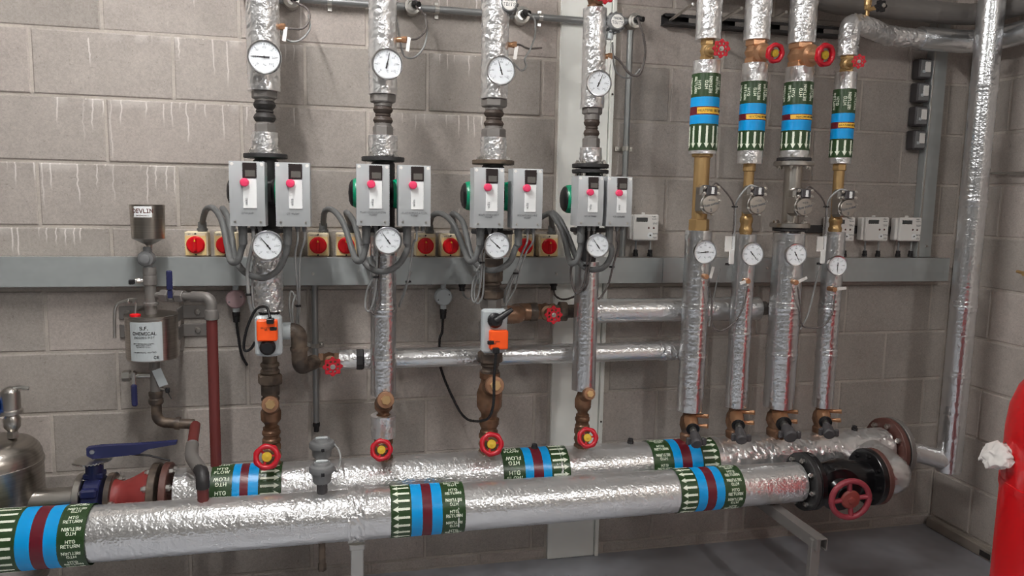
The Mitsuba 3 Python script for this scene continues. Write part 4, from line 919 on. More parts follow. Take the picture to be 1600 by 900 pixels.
part(v, 'inlet_collar', cat(hexn((RX[3], RY, c3[2]+h3*0.40), (RX[3], RY, c3[2]+h3*0.66), 0.040, 8)), M_DULL)
single('actuator_cable', tube(spline([(c3[0]-0.002, -0.43, c3[2]-h3*0.46), W(772, 590, -0.40), W(771, 630, -0.385), W(764, 652, -0.37), W(750, 658, -0.32), W(743, 658, -0.26)], 10), 0.005, 8), M_BLACK, 'black cable dropping from the orange actuator on the third riser', 'cable', smooth=True)

# ---- cross pipes behind the risers
CY = -0.165
zl_ = 0.5*(ZAT(XAT(CY, 0.92, 640), CY, 558)+ZAT(XAT(CY, 0.92, 1000), CY, 550)); rl_ = 15.2*MPP((0.5, CY, zl_))
u = thing('insulated_cross_pipe', 'lower foil lagged level pipe running right from the first side handwheel', 'pipe')
xl0, xl1 = XAT(CY, zl_, 569), XAT(CY, zl_, 1066)
part(u, 'foil_lagging', foil([(xl0, CY, zl_), (xl1-0.1, CY, zl_)], rl_, 0.0014, 91, 0.006, 56, ring=0.001), M_FOIL, True)
part(u, 'foil_lagging', foil([(xl1-0.101, CY, zl_), (xl1+0.03, CY, zl_)], rl_*1.02, 0.0045, 92, 0.005, 56), M_FOIL, True)
xw = XAT(CY-0.10, zl_-0.03, 520)
zw = ZAT(xw, CY-0.10, 573)
xv = XAT(CY, zl_, 514)
fb_ = thing('pipe_fittings', 'brown iron elbow fittings dropping from the first mixing valve to its side handwheel valve', 'pipe fittings')
xa_ = XAT(RY, c1[2], 441); xb_ = XAT(RY+0.03, zl_, 469)
part(fb_, 'nipple', cyl((RX[1]+0.070, RY, c1[2]-0.006), (xb_-0.05, RY, c1[2]-0.006), 0.022), M_DULL)
part(fb_, 'elbow', tube(fillet([(xb_-0.055, RY, c1[2]-0.006), (xb_, RY, c1[2]-0.006), (xb_, RY, c1[2]-0.070)], 0.045, 8), 0.027, 20), M_RUST, True)
part(fb_, 'collar', cyl((xb_, RY, c1[2]-0.064), (xb_, RY, c1[2]-0.076), 0.031, n=24), M_RUST)
part(fb_, 'elbow', tube(fillet([(xb_, RY, c1[2]-0.070), (xb_, RY, zl_-0.002), (xb_+0.045, CY-0.02, zl_)], 0.035, 8), 0.027, 20), M_RUST, True)
part(fb_, 'nipple', cyl((xb_+0.030, CY-0.02, zl_), (xv-0.028, CY, zl_), 0.016), M_RUST)
gate_valve(xv, CY, zl_, 0.075, 0.026, np.array([xw, CY-0.10, zw])-np.array([xv, CY, zl_]), float(np.linalg.norm(np.array([xw, CY-0.10, zw])-np.array([xv, CY, zl_]))), 15.5*MPP((xw, CY-0.1, zw)), 'knobbly', M_BRONZE, 'bronze gate valve with knobbly red handwheel left of the second riser', 'x')
u = thing('insulated_stub', 'short crumpled foil stub with dark union nut left of the second riser', 'pipe')
xs0 = XAT(CY, zl_, 534); xs1 = XAT(CY, zl_, 557)
part(u, 'foil_lagging', foil([(xv+0.036, CY, zl_), (xs1, CY, zl_)], rl_*0.96, 0.004, 93, 0.005, 52), M_FOIL, True)
part(u, 'union_nut', hexn((xs1-0.002, CY, zl_), (xl0-0.001, CY, zl_), rl_*1.06, 8), M_IRON)
# upper cross pipe
zu = 0.5*(ZAT(XAT(CY, 1.1, 1000), CY, 485)+ZAT(XAT(CY, 1.1, 1150), CY, 482)); ru = 18.5*MPP((1.05, CY, zu))
u = thing('insulated_cross_pipe', 'upper foil lagged level pipe ending behind the right hand risers', 'pipe')
xu0, xu1 = RX[4]+0.02, XAT(CY, zu, 1184)
part(u, 'foil_lagging', foil([(xu0, CY, zu), (xu1, CY, zu)], ru, 0.0015, 95, 0.006, 56, ring=0.001, seams=[0.62]), M_FOIL, True)
part(u, 'pipe_end', cat(cyl((xu1, CY, zu), (xu1+0.035, CY, zu), ru*0.62), cyl((xu1+0.03, CY, zu), (xu1+0.075, CY, zu), ru*0.5)), M_DULL)
fb2 = thing('pipe_fittings', 'brown iron tee fittings joining the second mixing valve to its side handwheel valve', 'pipe fittings')
zt3 = zr(3, 492); xg = XAT(CY, zu, 852)
part(fb2, 'elbow', tube(fillet([(RX[3]+0.058, RY, zt3), (RX[3]+0.10, RY, zt3), (RX[3]+0.12, CY, zu), (xg-0.05, CY, zu)], 0.04, 8), 0.034, 20), M_BRONZE, True)
part(fb2, 'collar', cyl((xg-0.062, CY, zu), (xg-0.035, CY, zu), 0.036), M_RUST)
wv = W(865, 492, CY-0.11)
gate_valve(xg, CY, zu, 0.075, 0.030, wv-np.array([xg, CY, zu]), float(np.linalg.norm(wv-np.array([xg, CY, zu]))), 14.5*MPP(wv), 'knobbly', M_BRONZE, 'bronze gate valve with knobbly red handwheel in front of the white column', 'x')
single('pipe_union', cat(cyl((xg+0.036, CY, zu), (xu0+0.02, CY, zu), 0.026), hexn((xg+0.055, CY, zu), (xg+0.085, CY, zu), 0.040, 8)), M_RUST, 'dark pipe union between the side handwheel valve and the upper level foil pipe', 'pipe fittings')

# ================================================================== THE FOUR METERED RISERS AT THE RIGHT
NTH = {5: 'leftmost', 6: 'second', 7: 'third', 8: 'rightmost'}
RIS = {  # upper foil end, its half width, valve (top, bottom), lower foil (top, tape green.., end), half width
    5: dict(u=(-60, 63, 19.5), v=(61, 98), f=(96, 241, 21), e=(115, 152, 167, 180, 194, 235), low=(360, 641, 20.0), wheel=(1127, 76, 14.5, 'knobbly')),
    6: dict(u=(-60, 64, 20.0), v=(62, 102), f=(100, 256, 19), e=(127, 162, 178, 188, 204, 235), low=(366, 635, 16.5), wheel=(1211, 83, 15.5, 'smooth')),
    7: dict(u=(-60, 69, 20.5), v=(67, 108), f=(106, 249, 21), e=(128, 164, 179, 188, 204, 235), low=(364, 635, 23.0), wheel=(1289, 86, 18, 'smooth')),
    8: dict(u=None, v=(84, 116), f=(114, 256, 16), e=(139, 177, 191, 201, 217, 246), low=(362, 635, 15.5), wheel=(1342, 96, 11, 'knobbly'))}
for i, q in RIS.items():
    x = RX[i]
    if q['u']:
        r = q['u'][2]*MPP((x, RY, 2.1))
        u = thing('insulated_riser_pipe', 'foil lagged pipe rising out of the picture above the %s metered riser valve' % NTH[i], 'pipe')
        part(u, 'foil_lagging', foil([(x, RY, zr(i, q['u'][1])), (x, RY, CEIL-0.003)], r, 0.0028, 100+i, 0.007, 56, cell=0.022, seams=[0.18]), M_FOIL, True)
    za, zb = zr(i, q['v'][0]), zr(i, q['v'][1]); zc = (za+zb)/2
    wpx, wpy, wr, kind = q['wheel']; wc = W(wpx, wpy, RY-0.125); d = wc-np.array([x, RY, zc])
    gate_valve(x, RY, zc, za-zb, wr*1.02*MPP(wc) if kind == 'smooth' else 0.024, d, float(np.linalg.norm(d)), wr*MPP(wc), kind, M_COPPERY if kind == 'smooth' else M_BRASS,
               {5: 'gate valve with knobbly red handwheel above the leftmost banded riser', 6: 'gate valve with smooth red handwheel and yellow hub above the second banded riser', 7: 'gate valve with the largest smooth red handwheel, above the third banded riser', 8: 'small gate valve with knobbly red handwheel above the rightmost banded riser'}[i])
    r = q['f'][2]*MPP((x, RY, 1.8))
    u = thing('insulated_riser_pipe', 'foil lagged pipe with green, blue and yellow tape on the %s metered riser' % NTH[i], 'pipe')
    part(u, 'foil_lagging', foil(up(i, q['f'][0], q['f'][1]), r, 0.0016, 110+i, 0.006, 56), M_FOIL, True)
    ez = [zr(i, p, RY-0.03) for p in q['e']]
    bd = band(u, (x, RY, 0), (0, 0, 1), r+0.0022, ez, 'HTG\nRETURN', arrows=-1)
    hm = abs(ez[3]-ez[2])
    yl = curved(r*2.5, hm*0.74, 0.0006, 16); zy = (ez[2]+ez[3])/2
    part(bd, 'yellow_label', wrapv(yl, (x, RY, zy), r+0.0028, 0.18), M_BY, False)
    part(bd, 'label_lettering', wrapv(text('HEATING RETURN', hm*0.30), (x, RY, zy), r+0.0032, 0.1), M_PRINT, False)
    # lower lagging
    rl = q['low'][2]*MPP((x, RY, 1.0))
    u = thing('insulated_riser_pipe', 'foil lagged pipe below the %s flow meter, down to its brass balancing valve' % NTH[i], 'pipe')
    part(u, 'foil_lagging', foil(up(i, q['low'][0], q['low'][1]), rl, 0.0009, 120+i, 0.0048, 60, ring=0.0019, seams=[0.22, 0.41] if i != 6 else [0.30], cell=0.020), M_FOILS, True)
    # sensor pocket with its tag
    ppx, ppy = {5: (1102, 432), 6: (1167, 439), 7: (1242, 441), 8: (1302, 452)}[i]
    pc = W(ppx, ppy, RY-rl-0.012); u = thing('sensor_pocket', 'small brass sensor pocket with white tag on the %s lower foil riser' % NTH[i], 'sensor')
    part(u, 'pocket', cat(cyl((pc[0], RY-rl*0.6, pc[2]), (pc[0], RY-rl-0.016, pc[2]), 0.010), hexn((pc[0], RY-rl-0.012, pc[2]), (pc[0], RY-rl-0.024, pc[2]), 0.011)), M_COPPERY)
    tg = trimesh.creation.box((0.012, 0.0016, 0.045)); tg.apply_transform(trimesh.transformations.rotation_matrix({5: 0.25, 6: 1.3, 7: 1.15, 8: 1.5}[i], (0, 1, 0))); tg.apply_translation((pc[0]+{5: 0.022, 6: -0.012, 7: 0.026, 8: 0.03}[i], RY-rl-0.020, pc[2]+{5: 0.016, 6: -0.002, 7: 0.010, 8: 0.004}[i]))
    part(u, 'tag', tg, M_WHITE, False)
# ---- flow meters
def flow_meter(i, rows, m, head, label, flanged=False):
    v = thing('flow_meter', label, 'flow meter'); fitting_stack(v, i, rows, m); x = RX[i]
    hp = W(head[0], head[1], RY-0.085); r = head[2]*MPP(hp); zc = hp[2]; hx = hp[0]
    yf = RY-0.085
    if flanged:
        for py, sg in ((256, 1), (352, -1)):
            z = zr(i, py); R = 30*MPP((x, RY, z))
            flange(v, (x, RY, z), (0, 0, 1), R, 0.018, M_STAIN2, 6, 0.008, -sg, ph=0.3)
            part(v, 'gasket', cyl((x, RY, z+sg*0.009), (x, RY, z+sg*0.011), R*0.85, n=32), M_BLACK)
            flange(v, (x, RY, z+sg*0.017), (0, 0, 1), R*0.86, 0.012, M_IRON, 6, 0.008, sg, ph=0.3)
    part(v, 'meter_block', cat(box((x+hx)/2, RY-0.045, zc+0.004, 0.056, 0.07, r*2.3, 0.010), box((x+hx)/2, RY-0.03, zc+r*1.35, 0.05, 0.05, 0.05, 0.010)), M_STAIN2)
    hd = part(v, 'meter_head', lathe((hx, yf+0.012, zc), (0, -1, 0), [(0, r*1.08), (0.010, r*1.08), (0.012, r), (0.020, r), (0.023, r*0.94), (0.024, r*0.6)], 40), M_STAIN2)
    for t in (0.35, 1.95, 3.5, 5.0): bolt(hd, (hx+r*1.12*math.cos(t), yf-0.001, zc+r*1.12*math.sin(t)), (0, -1, 0), 0.005, 0.012)
    part(hd, 'lettering', cat(onplane(text('m3/h', r*0.22), (hx, yf-0.0123, zc+r*0.45)), onplane(text('Flow meter', r*0.26, 0.0006, True), (hx, yf-0.0123, zc-0.001), (0.97, 0, 0.24), (-0.24, 0, 0.97)), onplane(text('1', r*0.36, 0.0006, True), (hx, yf-0.0123, zc-r*0.62))), M_GPRINT, False)
    zt_ = zc+r*1.45
    tm = part(v, 'terminal', box(hx, yf-0.002, zt_, r*1.15, 0.03, r*0.95, 0.003), M_DKGREYPL)
    part(tm, 'label', box(hx+0.001, yf-0.0178, zt_, r*0.32, 0.002, r*0.72), M_LABEL)
    for sx in (-1, 1):
        for sz in (-0.4, 0.4): bolt(tm, (hx+sx*r*0.82, yf-0.004, zt_+sz*r*0.8), (0, -1, 0), 0.007, 0.012)
    return hx, yf, zt_, r
HEAD = {}
HEAD[5] = flow_meter(5, [('nut', 'hex', 236, 246, 15.5), ('tube', 'cyl', 245, 344, 12), ('nut', 'hex', 342, 361, 15)], M_BRASS, (1109, 319, 14.5), 'brass flow meter with round steel head on the leftmost metered riser')
HEAD[6] = flow_meter(6, [('tube', 'cyl', 254, 268, 9.5), ('tube', 'cyl', 266, 340, 7.8), ('union', 'bead', 338, 366, 10)], M_BRASS, (1182, 320, 14.5), 'slim brass flow meter with round steel head on the second metered riser')
HEAD[7] = flow_meter(7, [('tube', 'cyl', 258, 350, 13)], M_STAIN2, (1255, 323, 14), 'flanged steel flow meter with round head on the third metered riser', True)
HEAD[8] = flow_meter(8, [('nut', 'hex', 256, 267, 10), ('tube', 'cyl', 265, 344, 8), ('union', 'bead', 340, 363, 10)], M_BRASS, (1323, 325, 14), 'brass flow meter on the rightmost riser, overlapping a white heat meter')
# ---- balancing valves on the header
for i, (px, py) in {5: (1089, 694), 6: (1159, 688), 7: (1236, 683), 8: (1296, 679)}.items():
    x = RX[i]; v = thing('balancing_valve', 'brass balancing valve with black handle at the foot of the %s metered riser' % NTH[i], 'valve')
    zt_ = zr(i, RIS[i]['low'][1]-4); zb = HZ+HR-0.012; h = zt_-zb; r = 0.034 if i != 7 else 0.041
    part(v, 'body', lathe((x, RY, zb), (0, 0, 1), [(0, r*0.95), (h*0.25, r), (h*0.3, r*0.8), (h*0.5, r*1.1), (h*0.7, r), (h*0.8, r*0.75), (h, r*0.75)], 28), M_BRONZE)
    e = W(px, py, RY-0.155); b = np.array([x, RY-0.004, zb+h*0.72]); d = e-b; L = np.linalg.norm(d); d /= L
    part(v, 'branch', lathe(b, d, [(0, r*0.8), (L*0.30, r*0.72), (L*0.42, r*0.68), (L*0.45, r*0.58)], 24), M_COPPERY)
    part(v, 'ring', lathe(b+d*L*0.42, d, [(0, r*0.74), (0.006, r*0.74)], 24), M_BLACK)
    part(v, 'spindle', cyl(b+d*L*0.44, b+d*L*0.68, r*0.40), M_ZINC)
    _, a1, a2 = frame(d)
    part(v, 'handle', cat(lathe(b+d*L*0.62, d, [(0, r*0.48), (L*0.12, r*0.62), (L*0.36, r*0.66), (L*0.40, r*0.5)], 18), [box(0, 0, 0, 0.018, 0.014, 0.030, 0.004).apply_translation(b+d*L*0.90+s*a2*r*0.85) for s in (-1, 1)]), M_DKGREYPL)
    for k, t in ((0.80, 0.3), (0.52, 0.2)):
        p = np.array([x+r*0.5, RY-0.012, zb+h*k]); part(v, 'test_nipple', cat(cyl(p, p+np.array([0.034, -0.030, 0.004]), 0.0075), hexn(p+np.array([0.026, -0.022, 0.003]), p+np.array([0.040, -0.035, 0.005]), 0.0095)), M_COPPERY)
# ---- meter leads
def cable(pts, r, m, label, name='cable', group=None, per=9):
    return single(name, tube(spline(pts, per), r, 7), m, label, 'cable', group, True)
for (i, j, px) in ((5, 6, 1147), (7, 8, 1290)):
    a, b = HEAD[i], HEAD[j]
    yy = -0.30
    cable([(a[0]+0.004, a[1]-0.004, a[2]+a[3]*0.45), (a[0]+0.03, a[1]+0.01, a[2]+a[3]*0.80), W(px-8, 306, -0.33), W(px, 324, yy), W(px, 345, yy), W(px-2, 368, yy)], 0.0032, M_CABLE2, 'thin dark lead from the %s flow meter head to a hanging white connector' % NTH[i])
    cable([(b[0]-0.006, b[1]-0.004, b[2]+b[3]*0.45), (b[0]-0.03, b[1]+0.008, b[2]+b[3]*0.55), W(px+8, 308, -0.33), W(px+2, 324, yy), W(px+2, 346, yy), W(px, 369, yy)], 0.0038, M_CABLE, 'pale grey lead from the %s flow meter head to a hanging white connector' % NTH[j])
    u = thing('cable_connector', 'white tagged cable connector hanging between the two %s lower dial gauges' % ('left' if i == 5 else 'right'), 'connector')
    c = W(px-7 if i == 5 else px-7, 386, yy)
    part(u, 'tag', box(c[0]-0.006, yy, c[2]+0.012, 0.028, 0.006, 0.060, 0.001), M_WHITE, False); part(u, 'tag', box(c[0]+0.016, yy, c[2]+0.016, 0.010, 0.006, 0.070, 0.001), M_LABEL, False)
    part(u, 'tag', box(c[0]+0.008, yy-0.004, c[2]-0.038, 0.020, 0.006, 0.055, 0.001), M_WHITE, False); part(u, 'clip', box(c[0]-0.004, yy, c[2]-0.066, 0.018, 0.008, 0.008, 0.001), M_BLACK, False)
    part(u, 'tie', box(W(px+1, 323, yy)[0], yy, W(px+1, 323, yy)[2], 0.022, 0.010, 0.005, 0.001), M_BLACK, False)
    part(u, 'lead', tube(spline([(c[0]+0.01, yy, c[2]+0.05), W(px, 369, yy)], 4), 0.004, 6), M_CABLE)
cable([W(1105, 440, -0.355), W(1112, 470, -0.33), W(1113, 505, -0.31), W(1126, 517, -0.30), W(1148, 503, -0.31), W(1162, 478, -0.33), W(1168, 447, -0.345)], 0.0032, M_CABLE2, 'thin dark cable sagging between the two left metered lower foil risers')
cable([W(1125, 420, -0.10), W(1118, 450, -0.18), W(1112, 480, -0.26), W(1108, 510, -0.30)], 0.003, M_CABLE, 'thin grey cable slanting up to the trunking right of the leftmost metered riser')
cable([W(1246, 448, -0.36), W(1250, 480, -0.33), W(1252, 505, -0.31), W(1262, 512, -0.30), W(1285, 510, -0.31), W(1300, 490, -0.325), W(1305, 460, -0.335)], 0.0032, M_CABLE2, 'thin dark cable sagging between the two right metered lower foil risers')
cable([W(1284, 400, -0.30), W(1275, 440, -0.29), W(1263, 490, -0.29), W(1250, 515, -0.30)], 0.0042, M_CABLE, 'pale grey cable slanting down left of the rightmost metered lower riser')

# ================================================================== TOP OF THE PICTURE
# slotted channel on the wall, with clamp rods to the metered risers
zs = W(1040, 31, -0.02)[2]; s0, s1 = W(1036, 31, -0.02)[0], 2.06
u = thing('slotted_channel', 'dark slotted metal channel fixed level on the wall behind the metered risers', 'channel')
part(u, 'channel', cat(box((s0+s1)/2, -0.0205, zs+0.0195, s1-s0, 0.041, 0.003), box((s0+s1)/2, -0.0205, zs-0.0195, s1-s0, 0.041, 0.003), box((s0+s1)/2, -0.002, zs, s1-s0, 0.003, 0.041), box((s0+s1)/2, -0.0395, zs+0.015, s1-s0, 0.003, 0.011), box((s0+s1)/2, -0.0395, zs-0.015, s1-s0, 0.003, 0.011)), M_IRON, False)
for k in range(5): part(u, 'slot_cover', box(s0+0.14+k*0.205, -0.038, zs, 0.075, 0.002, 0.018), M_DULL, False)
for i in (5, 6, 7): part(u, 'clamp_rod', cyl((RX[i]-0.05, -0.035, zs-0.004), (RX[i]-0.05, RY+0.035, zs+0.010), 0.006), M_ZINC)
# level conduit along the top and its drop beside the column
zc = W(740, 19, -0.03)[2]
u = thing('conduit', 'grey steel conduit running level along the top of the wall behind the pumped risers', 'conduit')
part(u, 'tube', cyl((-0.35, -0.03, zc), (1.06, -0.03, zc), 0.0125), M_GALV2)
for x in (-0.05, 0.34, 0.74): part(u, 'saddle', cat(box(x, -0.004, zc, 0.016, 0.008, 0.06, 0.001), lathe((x-0.008, -0.03, zc), (1, 0, 0), [(0, 0.0145), (0.016, 0.0145)], 20)), M_ZINC)
cd = W(993, 36, -0.035); dx_ = 1.108
u = thing('conduit', 'upright steel conduit right of the white column, dropping behind the fourth twin pump', 'conduit')
part(u, 'tube', cyl((dx_, -0.032, TZ1+0.004), (dx_, -0.032, cd[2]-0.03), 0.0125), M_GALV2)
zz = W(968, 232, -0.03)[2]
part(u, 'saddle', cat(box(dx_, -0.004, zz, 0.075, 0.008, 0.018, 0.001), lathe((dx_, -0.032, zz-0.009), (0, 0, 1), [(0, 0.016), (0.018, 0.016)], 20), cyl((dx_, -0.008, zz), (dx_, -0.022, zz), 0.008)), M_ZINC)
for sx in (-0.028, 0.028): bolt(u, (dx_+sx, -0.008, zz), (0, -1, 0), 0.005, 0.006)
# round conduit boxes with black glands on it
for k, (px, py, r, lab) in enumerate([(455, -1, 13, 'round galvanised conduit box cut by the top edge beside the first riser'), (645, 9, 13, 'round galvanised conduit box at the top beside the second riser'),
                                      (816, 23, 13.5, 'round galvanised conduit box at the top beside the third riser'), (993, 32, 12, 'round galvanised conduit box at the top beside the fourth riser')]):
    c = W(px, py, -0.05); R = r*MPP(c); u = thing('conduit_box', lab, 'conduit box')
    part(u, 'box', lathe((c[0], -0.012, c[2]), (0, -1, 0), [(0, R), (0.034, R), (0.038, R*0.94), (0.040, R*0.60), (0.036, R*0.55)], 32), M_ZINC)
    g = (c[0]+R*0.25, -0.055, c[2]+R*0.15)
    part(u, 'gland', cat(hexn((g[0], -0.045, g[2]), (g[0], -0.064, g[2]), 0.0135, 8), cyl((g[0], -0.062, g[2]), (g[0]+0.012, -0.082, g[2]-0.006), 0.010)), M_BLACK)
    part(u, 'spout', cyl((c[0]-R*0.6, -0.03, c[2]), (c[0]-R-0.03, -0.03, c[2]), 0.0135), M_GALV2)
# sensor heads with white printed caps
for (i, px, py, r, lab) in ((3, 797, 3, 16, 'round grey sensor head with white printed cap at the top of the third riser'), (4, 967, 32, 15.5, 'round grey sensor head with white printed cap at the top of the fourth riser')):
    c = W(px, py, -0.33); R = r*MPP(c); u = thing('temperature_sensor', lab, 'sensor')
    part(u, 'stem', cat(cyl((RX[i]+0.02, RY, c[2]-0.01), (c[0]-R*0.4, RY-0.02, c[2]-0.004), 0.015), hexn((RX[i]+0.045, RY-0.004, c[2]-0.009), (RX[i]+0.07, RY-0.008, c[2]-0.008), 0.022)), M_DULL)
    part(u, 'head', cat(lathe((c[0], RY+0.012, c[2]), (0, -1, 0), [(0, R*0.8), (0.012, R), (0.035, R), (0.040, R*0.92), (0.055, R*0.86), (0.060, R*0.78)], 36), [lathe((c[0]+R*0.98*math.cos(t), RY-0.012, c[2]+R*0.98*math.sin(t)), (0, -1, 0), [(0, R*0.12), (0.02, R*0.12)], 8) for t in np.arange(12)*np.pi/6]), M_GREYPL)
    cp = part(u, 'cap', lathe((c[0], RY-0.047, c[2]), (0, -1, 0), [(0, R*0.68), (0.002, R*0.68), (0.003, R*0.62)], 32), M_WHITE)
    part(cp, 'lettering', cat(onplane(text('TREND', R*0.22, 0.0006, True), (c[0], RY-0.0502, c[2]+R*0.28)), onplane(text('TB/TS', R*0.32, 0.0006), (c[0], RY-0.0502, c[2]-R*0.16))), M_GPRINT, False)
    part(u, 'gland', cyl((c[0]-R*0.35, RY-0.01, c[2]-R*0.85), (c[0]-R*0.45, RY-0.01, c[2]-R*1.6), 0.013), M_ACT)
# sensor loops beside the upper gauges
c2 = ISO
def topcab(pts, m, lab, r=0.0036): cable([W(a, b, y) for a, b, y in pts], r, m, lab)
topcab([(457, 2, -0.07), (478, 12, -0.12), (484, 28, -0.16), (474, 44, -0.20), (455, 45, -0.22), (440, 42, -0.235)], M_CABLE2, 'brown grey cable loop right of the first upper dial gauge')
topcab([(482, 24, -0.14), (484, 45, -0.17), (470, 62, -0.20), (452, 64, -0.22), (438, 48, -0.23), (428, 20, -0.235), (424, -4, -0.235)], M_CABLE, 'pale cable loop hanging right of the first upper dial gauge')
topcab([(650, 10, -0.08), (664, 25, -0.13), (666, 45, -0.17), (652, 60, -0.21), (632, 62, -0.235)], M_CABLE2, 'brown grey cable loop right of the second upper dial gauge')
topcab([(664, 22, -0.12), (667, 48, -0.16), (663, 72, -0.19), (650, 88, -0.21), (636, 90, -0.22), (628, 78, -0.225), (620, 30, -0.235)], M_CABLE, 'pale cable loop hanging right of the second upper dial gauge')
topcab([(824, 20, -0.08), (835, 30, -0.12), (836, 55, -0.16), (828, 78, -0.19), (820, 92, -0.21), (822, 104, -0.21), (814, 110, -0.22), (802, 98, -0.235)], M_CABLE, 'pale cable loop right of the third upper dial gauge')
topcab([(800, 71, -0.23), (812, 70, -0.21), (826, 76, -0.19), (846, 75, -0.06)], M_CABLE2, 'short brown grey cable beside the third upper dial gauge')
topcab([(996, 28, -0.09), (1005, 55, -0.16), (1008, 85, -0.20), (1000, 115, -0.22), (985, 116, -0.23), (968, 95, -0.24), (958, 88, -0.245)], M_CABLE2, 'dark grey cable loop right of the fourth upper dial gauge', 0.0045)
topcab([(957, 66, -0.27), (958, 90, -0.25), (963, 112, -0.22), (977, 122, -0.20), (992, 117, -0.19), (1000, 108, -0.20)], M_CABLE, 'pale cable hanging below the printed sensor cap of the fourth riser')
for k, (i, px, py, tpx, tpy) in enumerate([(1, 440, 42, 445, 53), (2, 630, 62, 638, 69), (3, 802, 70, 806, 82), (4, 951, 88, 951, 100)]):
    c = W(px, py, RY-0.01); u = thing('sensor_pocket', 'small brass sensor pocket with white tag beside the %s upper dial gauge' % ORD[i], 'sensor')
    part(u, 'pocket', cat(cyl((RX[i]+0.03, RY, c[2]), (c[0]+0.006, RY-0.012, c[2]), 0.009), hexn((c[0]-0.004, RY-0.010, c[2]), (c[0]+0.012, RY-0.014, c[2]), 0.011)), M_COPPERY)
    t = W(tpx, tpy, RY-0.02); tg = trimesh.creation.box((0.012, 0.0016, 0.046)); tg.apply_transform(trimesh.transformations.rotation_matrix(0.15, (0, 1, 0))); tg.apply_translation((t[0], RY-0.018, t[2]))
    part(u, 'tag', tg, M_WHITE, False)

# level pipes behind the rightmost riser, turning along the right hand wall
YB_ = -0.135
zT = W(1452, 61, YB_)[2]; zU = W(1440, 17, YB_)[2]
z8 = zr(8, 88)
u = thing('insulated_riser_pipe', 'foil lagged elbow on the rightmost riser turning into a level pipe to the right wall', 'pipe')
rT = 17.5*MPP((2.3, YB_, zT))
part(u, 'foil_lagging', foil(fillet([(RX[8], RY, z8), (RX[8], RY, zT), (RX[8]+0.10, RY+0.03, zT), (RX[8]+0.28, YB_, zT), (2.36, YB_, zT)], 0.03, 6), 15*MPP((RX[8], RY, zT)), 0.005, 130, 0.006, 56, cell=0.02), M_FOIL, True)
part(u, 'pipe_lagging', foil(fillet([(2.355, YB_, zT), (2.655, YB_, zT), (2.655, -1.9, zT)], 0.12, 8), rT, 0.0010, 131, 0.009, 44), M_FOILS, True)
part(u, 'bracket', box(2.655+0.05, -1.2, zT, 0.09, 0.03, 0.03, 0.003), M_DULL)
single('insulated_level_pipe', foil(fillet([(RX[5]-0.05, YB_+0.04, zU+0.055), (RX[8]-0.1, YB_+0.04, zU+0.055), (RX[8], YB_, zU), (2.645, YB_, zU), (2.645, -1.9, zU)], 0.12, 8), rT*0.92, 0.0010, 132, 0.009, 44, seams=[0.9, 1.15]), M_DULL, 'grey lagged level pipe at the top right, above the foil one', 'pipe', smooth=True)
u = thing('air_valve', 'small brass air valve with black star knob on top of the rightmost foil elbow', 'valve')
xv_ = W(1357, 30, RY)[0]; zv_ = zT+0.035
part(u, 'body', cat(cyl((xv_, RY+0.01, zv_-0.01), (xv_, RY+0.01, zv_+0.03), 0.008), hexn((xv_, RY+0.01, zv_+0.025), (xv_, RY+0.01, zv_+0.045), 0.013), cyl((xv_, RY+0.01, zv_+0.04), (xv_, RY+0.01, zv_+0.12), 0.014)), M_BRASS)
wc = W(1375, 10, RY-0.05); d, ex, ey = wheel_frame((0.1, -1, 0))
part(u, 'branch', cyl((xv_, RY+0.01, wc[2]), wc, 0.008), M_BRASS)
kn = part(u, 'star_knob', extr(lobed(0.024, 6, 0.14), 0.016, wc-d*0.004, ex, ey), M_BLUE if False else M_BLACK, 30)
part(kn, 'nut', hexn(wc+d*0.012, wc+d*0.020, 0.009), M_ZINC)

# upright foil pipe in the corner and its tail from the big flange
VX, VY = 2.535, -0.305
u = thing('insulated_corner_pipe', 'tall foil lagged pipe standing in the right hand corner of the room', 'pipe')
rv = 18.5*MPP((VX, VY, 1.3))
part(u, 'foil_lagging', foil([(VX, VY, 0.345), (VX, VY, CEIL-0.003)], rv, 0.0009, 140, 0.005, 60, ring=0.0008, seams=[0.42, 0.72, 1.16, 1.62]), M_FOILS, True)
single('insulated_tail_pipe', foil(fillet([(ef+0.022, RY, HZ-0.01), (ef+0.10, RY, HZ-0.02), (VX-0.01, VY, 0.39)], 0.05, 8), 0.040, 0.002, 141, 0.007, 48), M_FOIL, 'short foil lagged pipe from the brown end flange into the corner pipe', 'pipe', smooth=True)

# ================================================================== THINGS AT THE RIGHT EDGE
CV = (2.172, -1.22); VRR = 0.245; VT = W(1600, 583, CV[1])[2]-0.072
u = thing('expansion_vessel', 'big glossy red domed vessel cut off by the right edge of the picture', 'vessel')
vz = VT-0.02
part(u, 'shell', lathe((CV[0], CV[1], 0.0), (0, 0, 1), [(0.06, 0.12), (0.075, 0.19), (0.11, 0.235), (0.15, VRR), (vz-0.30, VRR), (vz-0.298, VRR+0.004), (vz-0.275, VRR+0.004), (vz-0.273, VRR), (vz-0.12, VRR), (vz-0.05, VRR*0.975), (vz+0.01, VRR*0.90), (vz+0.06, VRR*0.76), (vz+0.095, VRR*0.55), (vz+0.11, VRR*0.3), (vz+0.115, 0.03)], 72), M_REDPAINT)
for t in (0.5, 2.6, 4.7): part(u, 'foot', box(CV[0]+0.16*math.cos(t), CV[1]+0.16*math.sin(t), (FLOOR+0.12)/2, 0.04, 0.04, 0.12-FLOOR, 0.004), M_REDPAINT)
part(u, 'air_cap', cat(cyl((CV[0], CV[1], vz+0.112), (CV[0], CV[1], vz+0.14), 0.02), cyl((CV[0], CV[1], vz+0.138), (CV[0], CV[1], vz+0.16), 0.014)), M_BLACK)
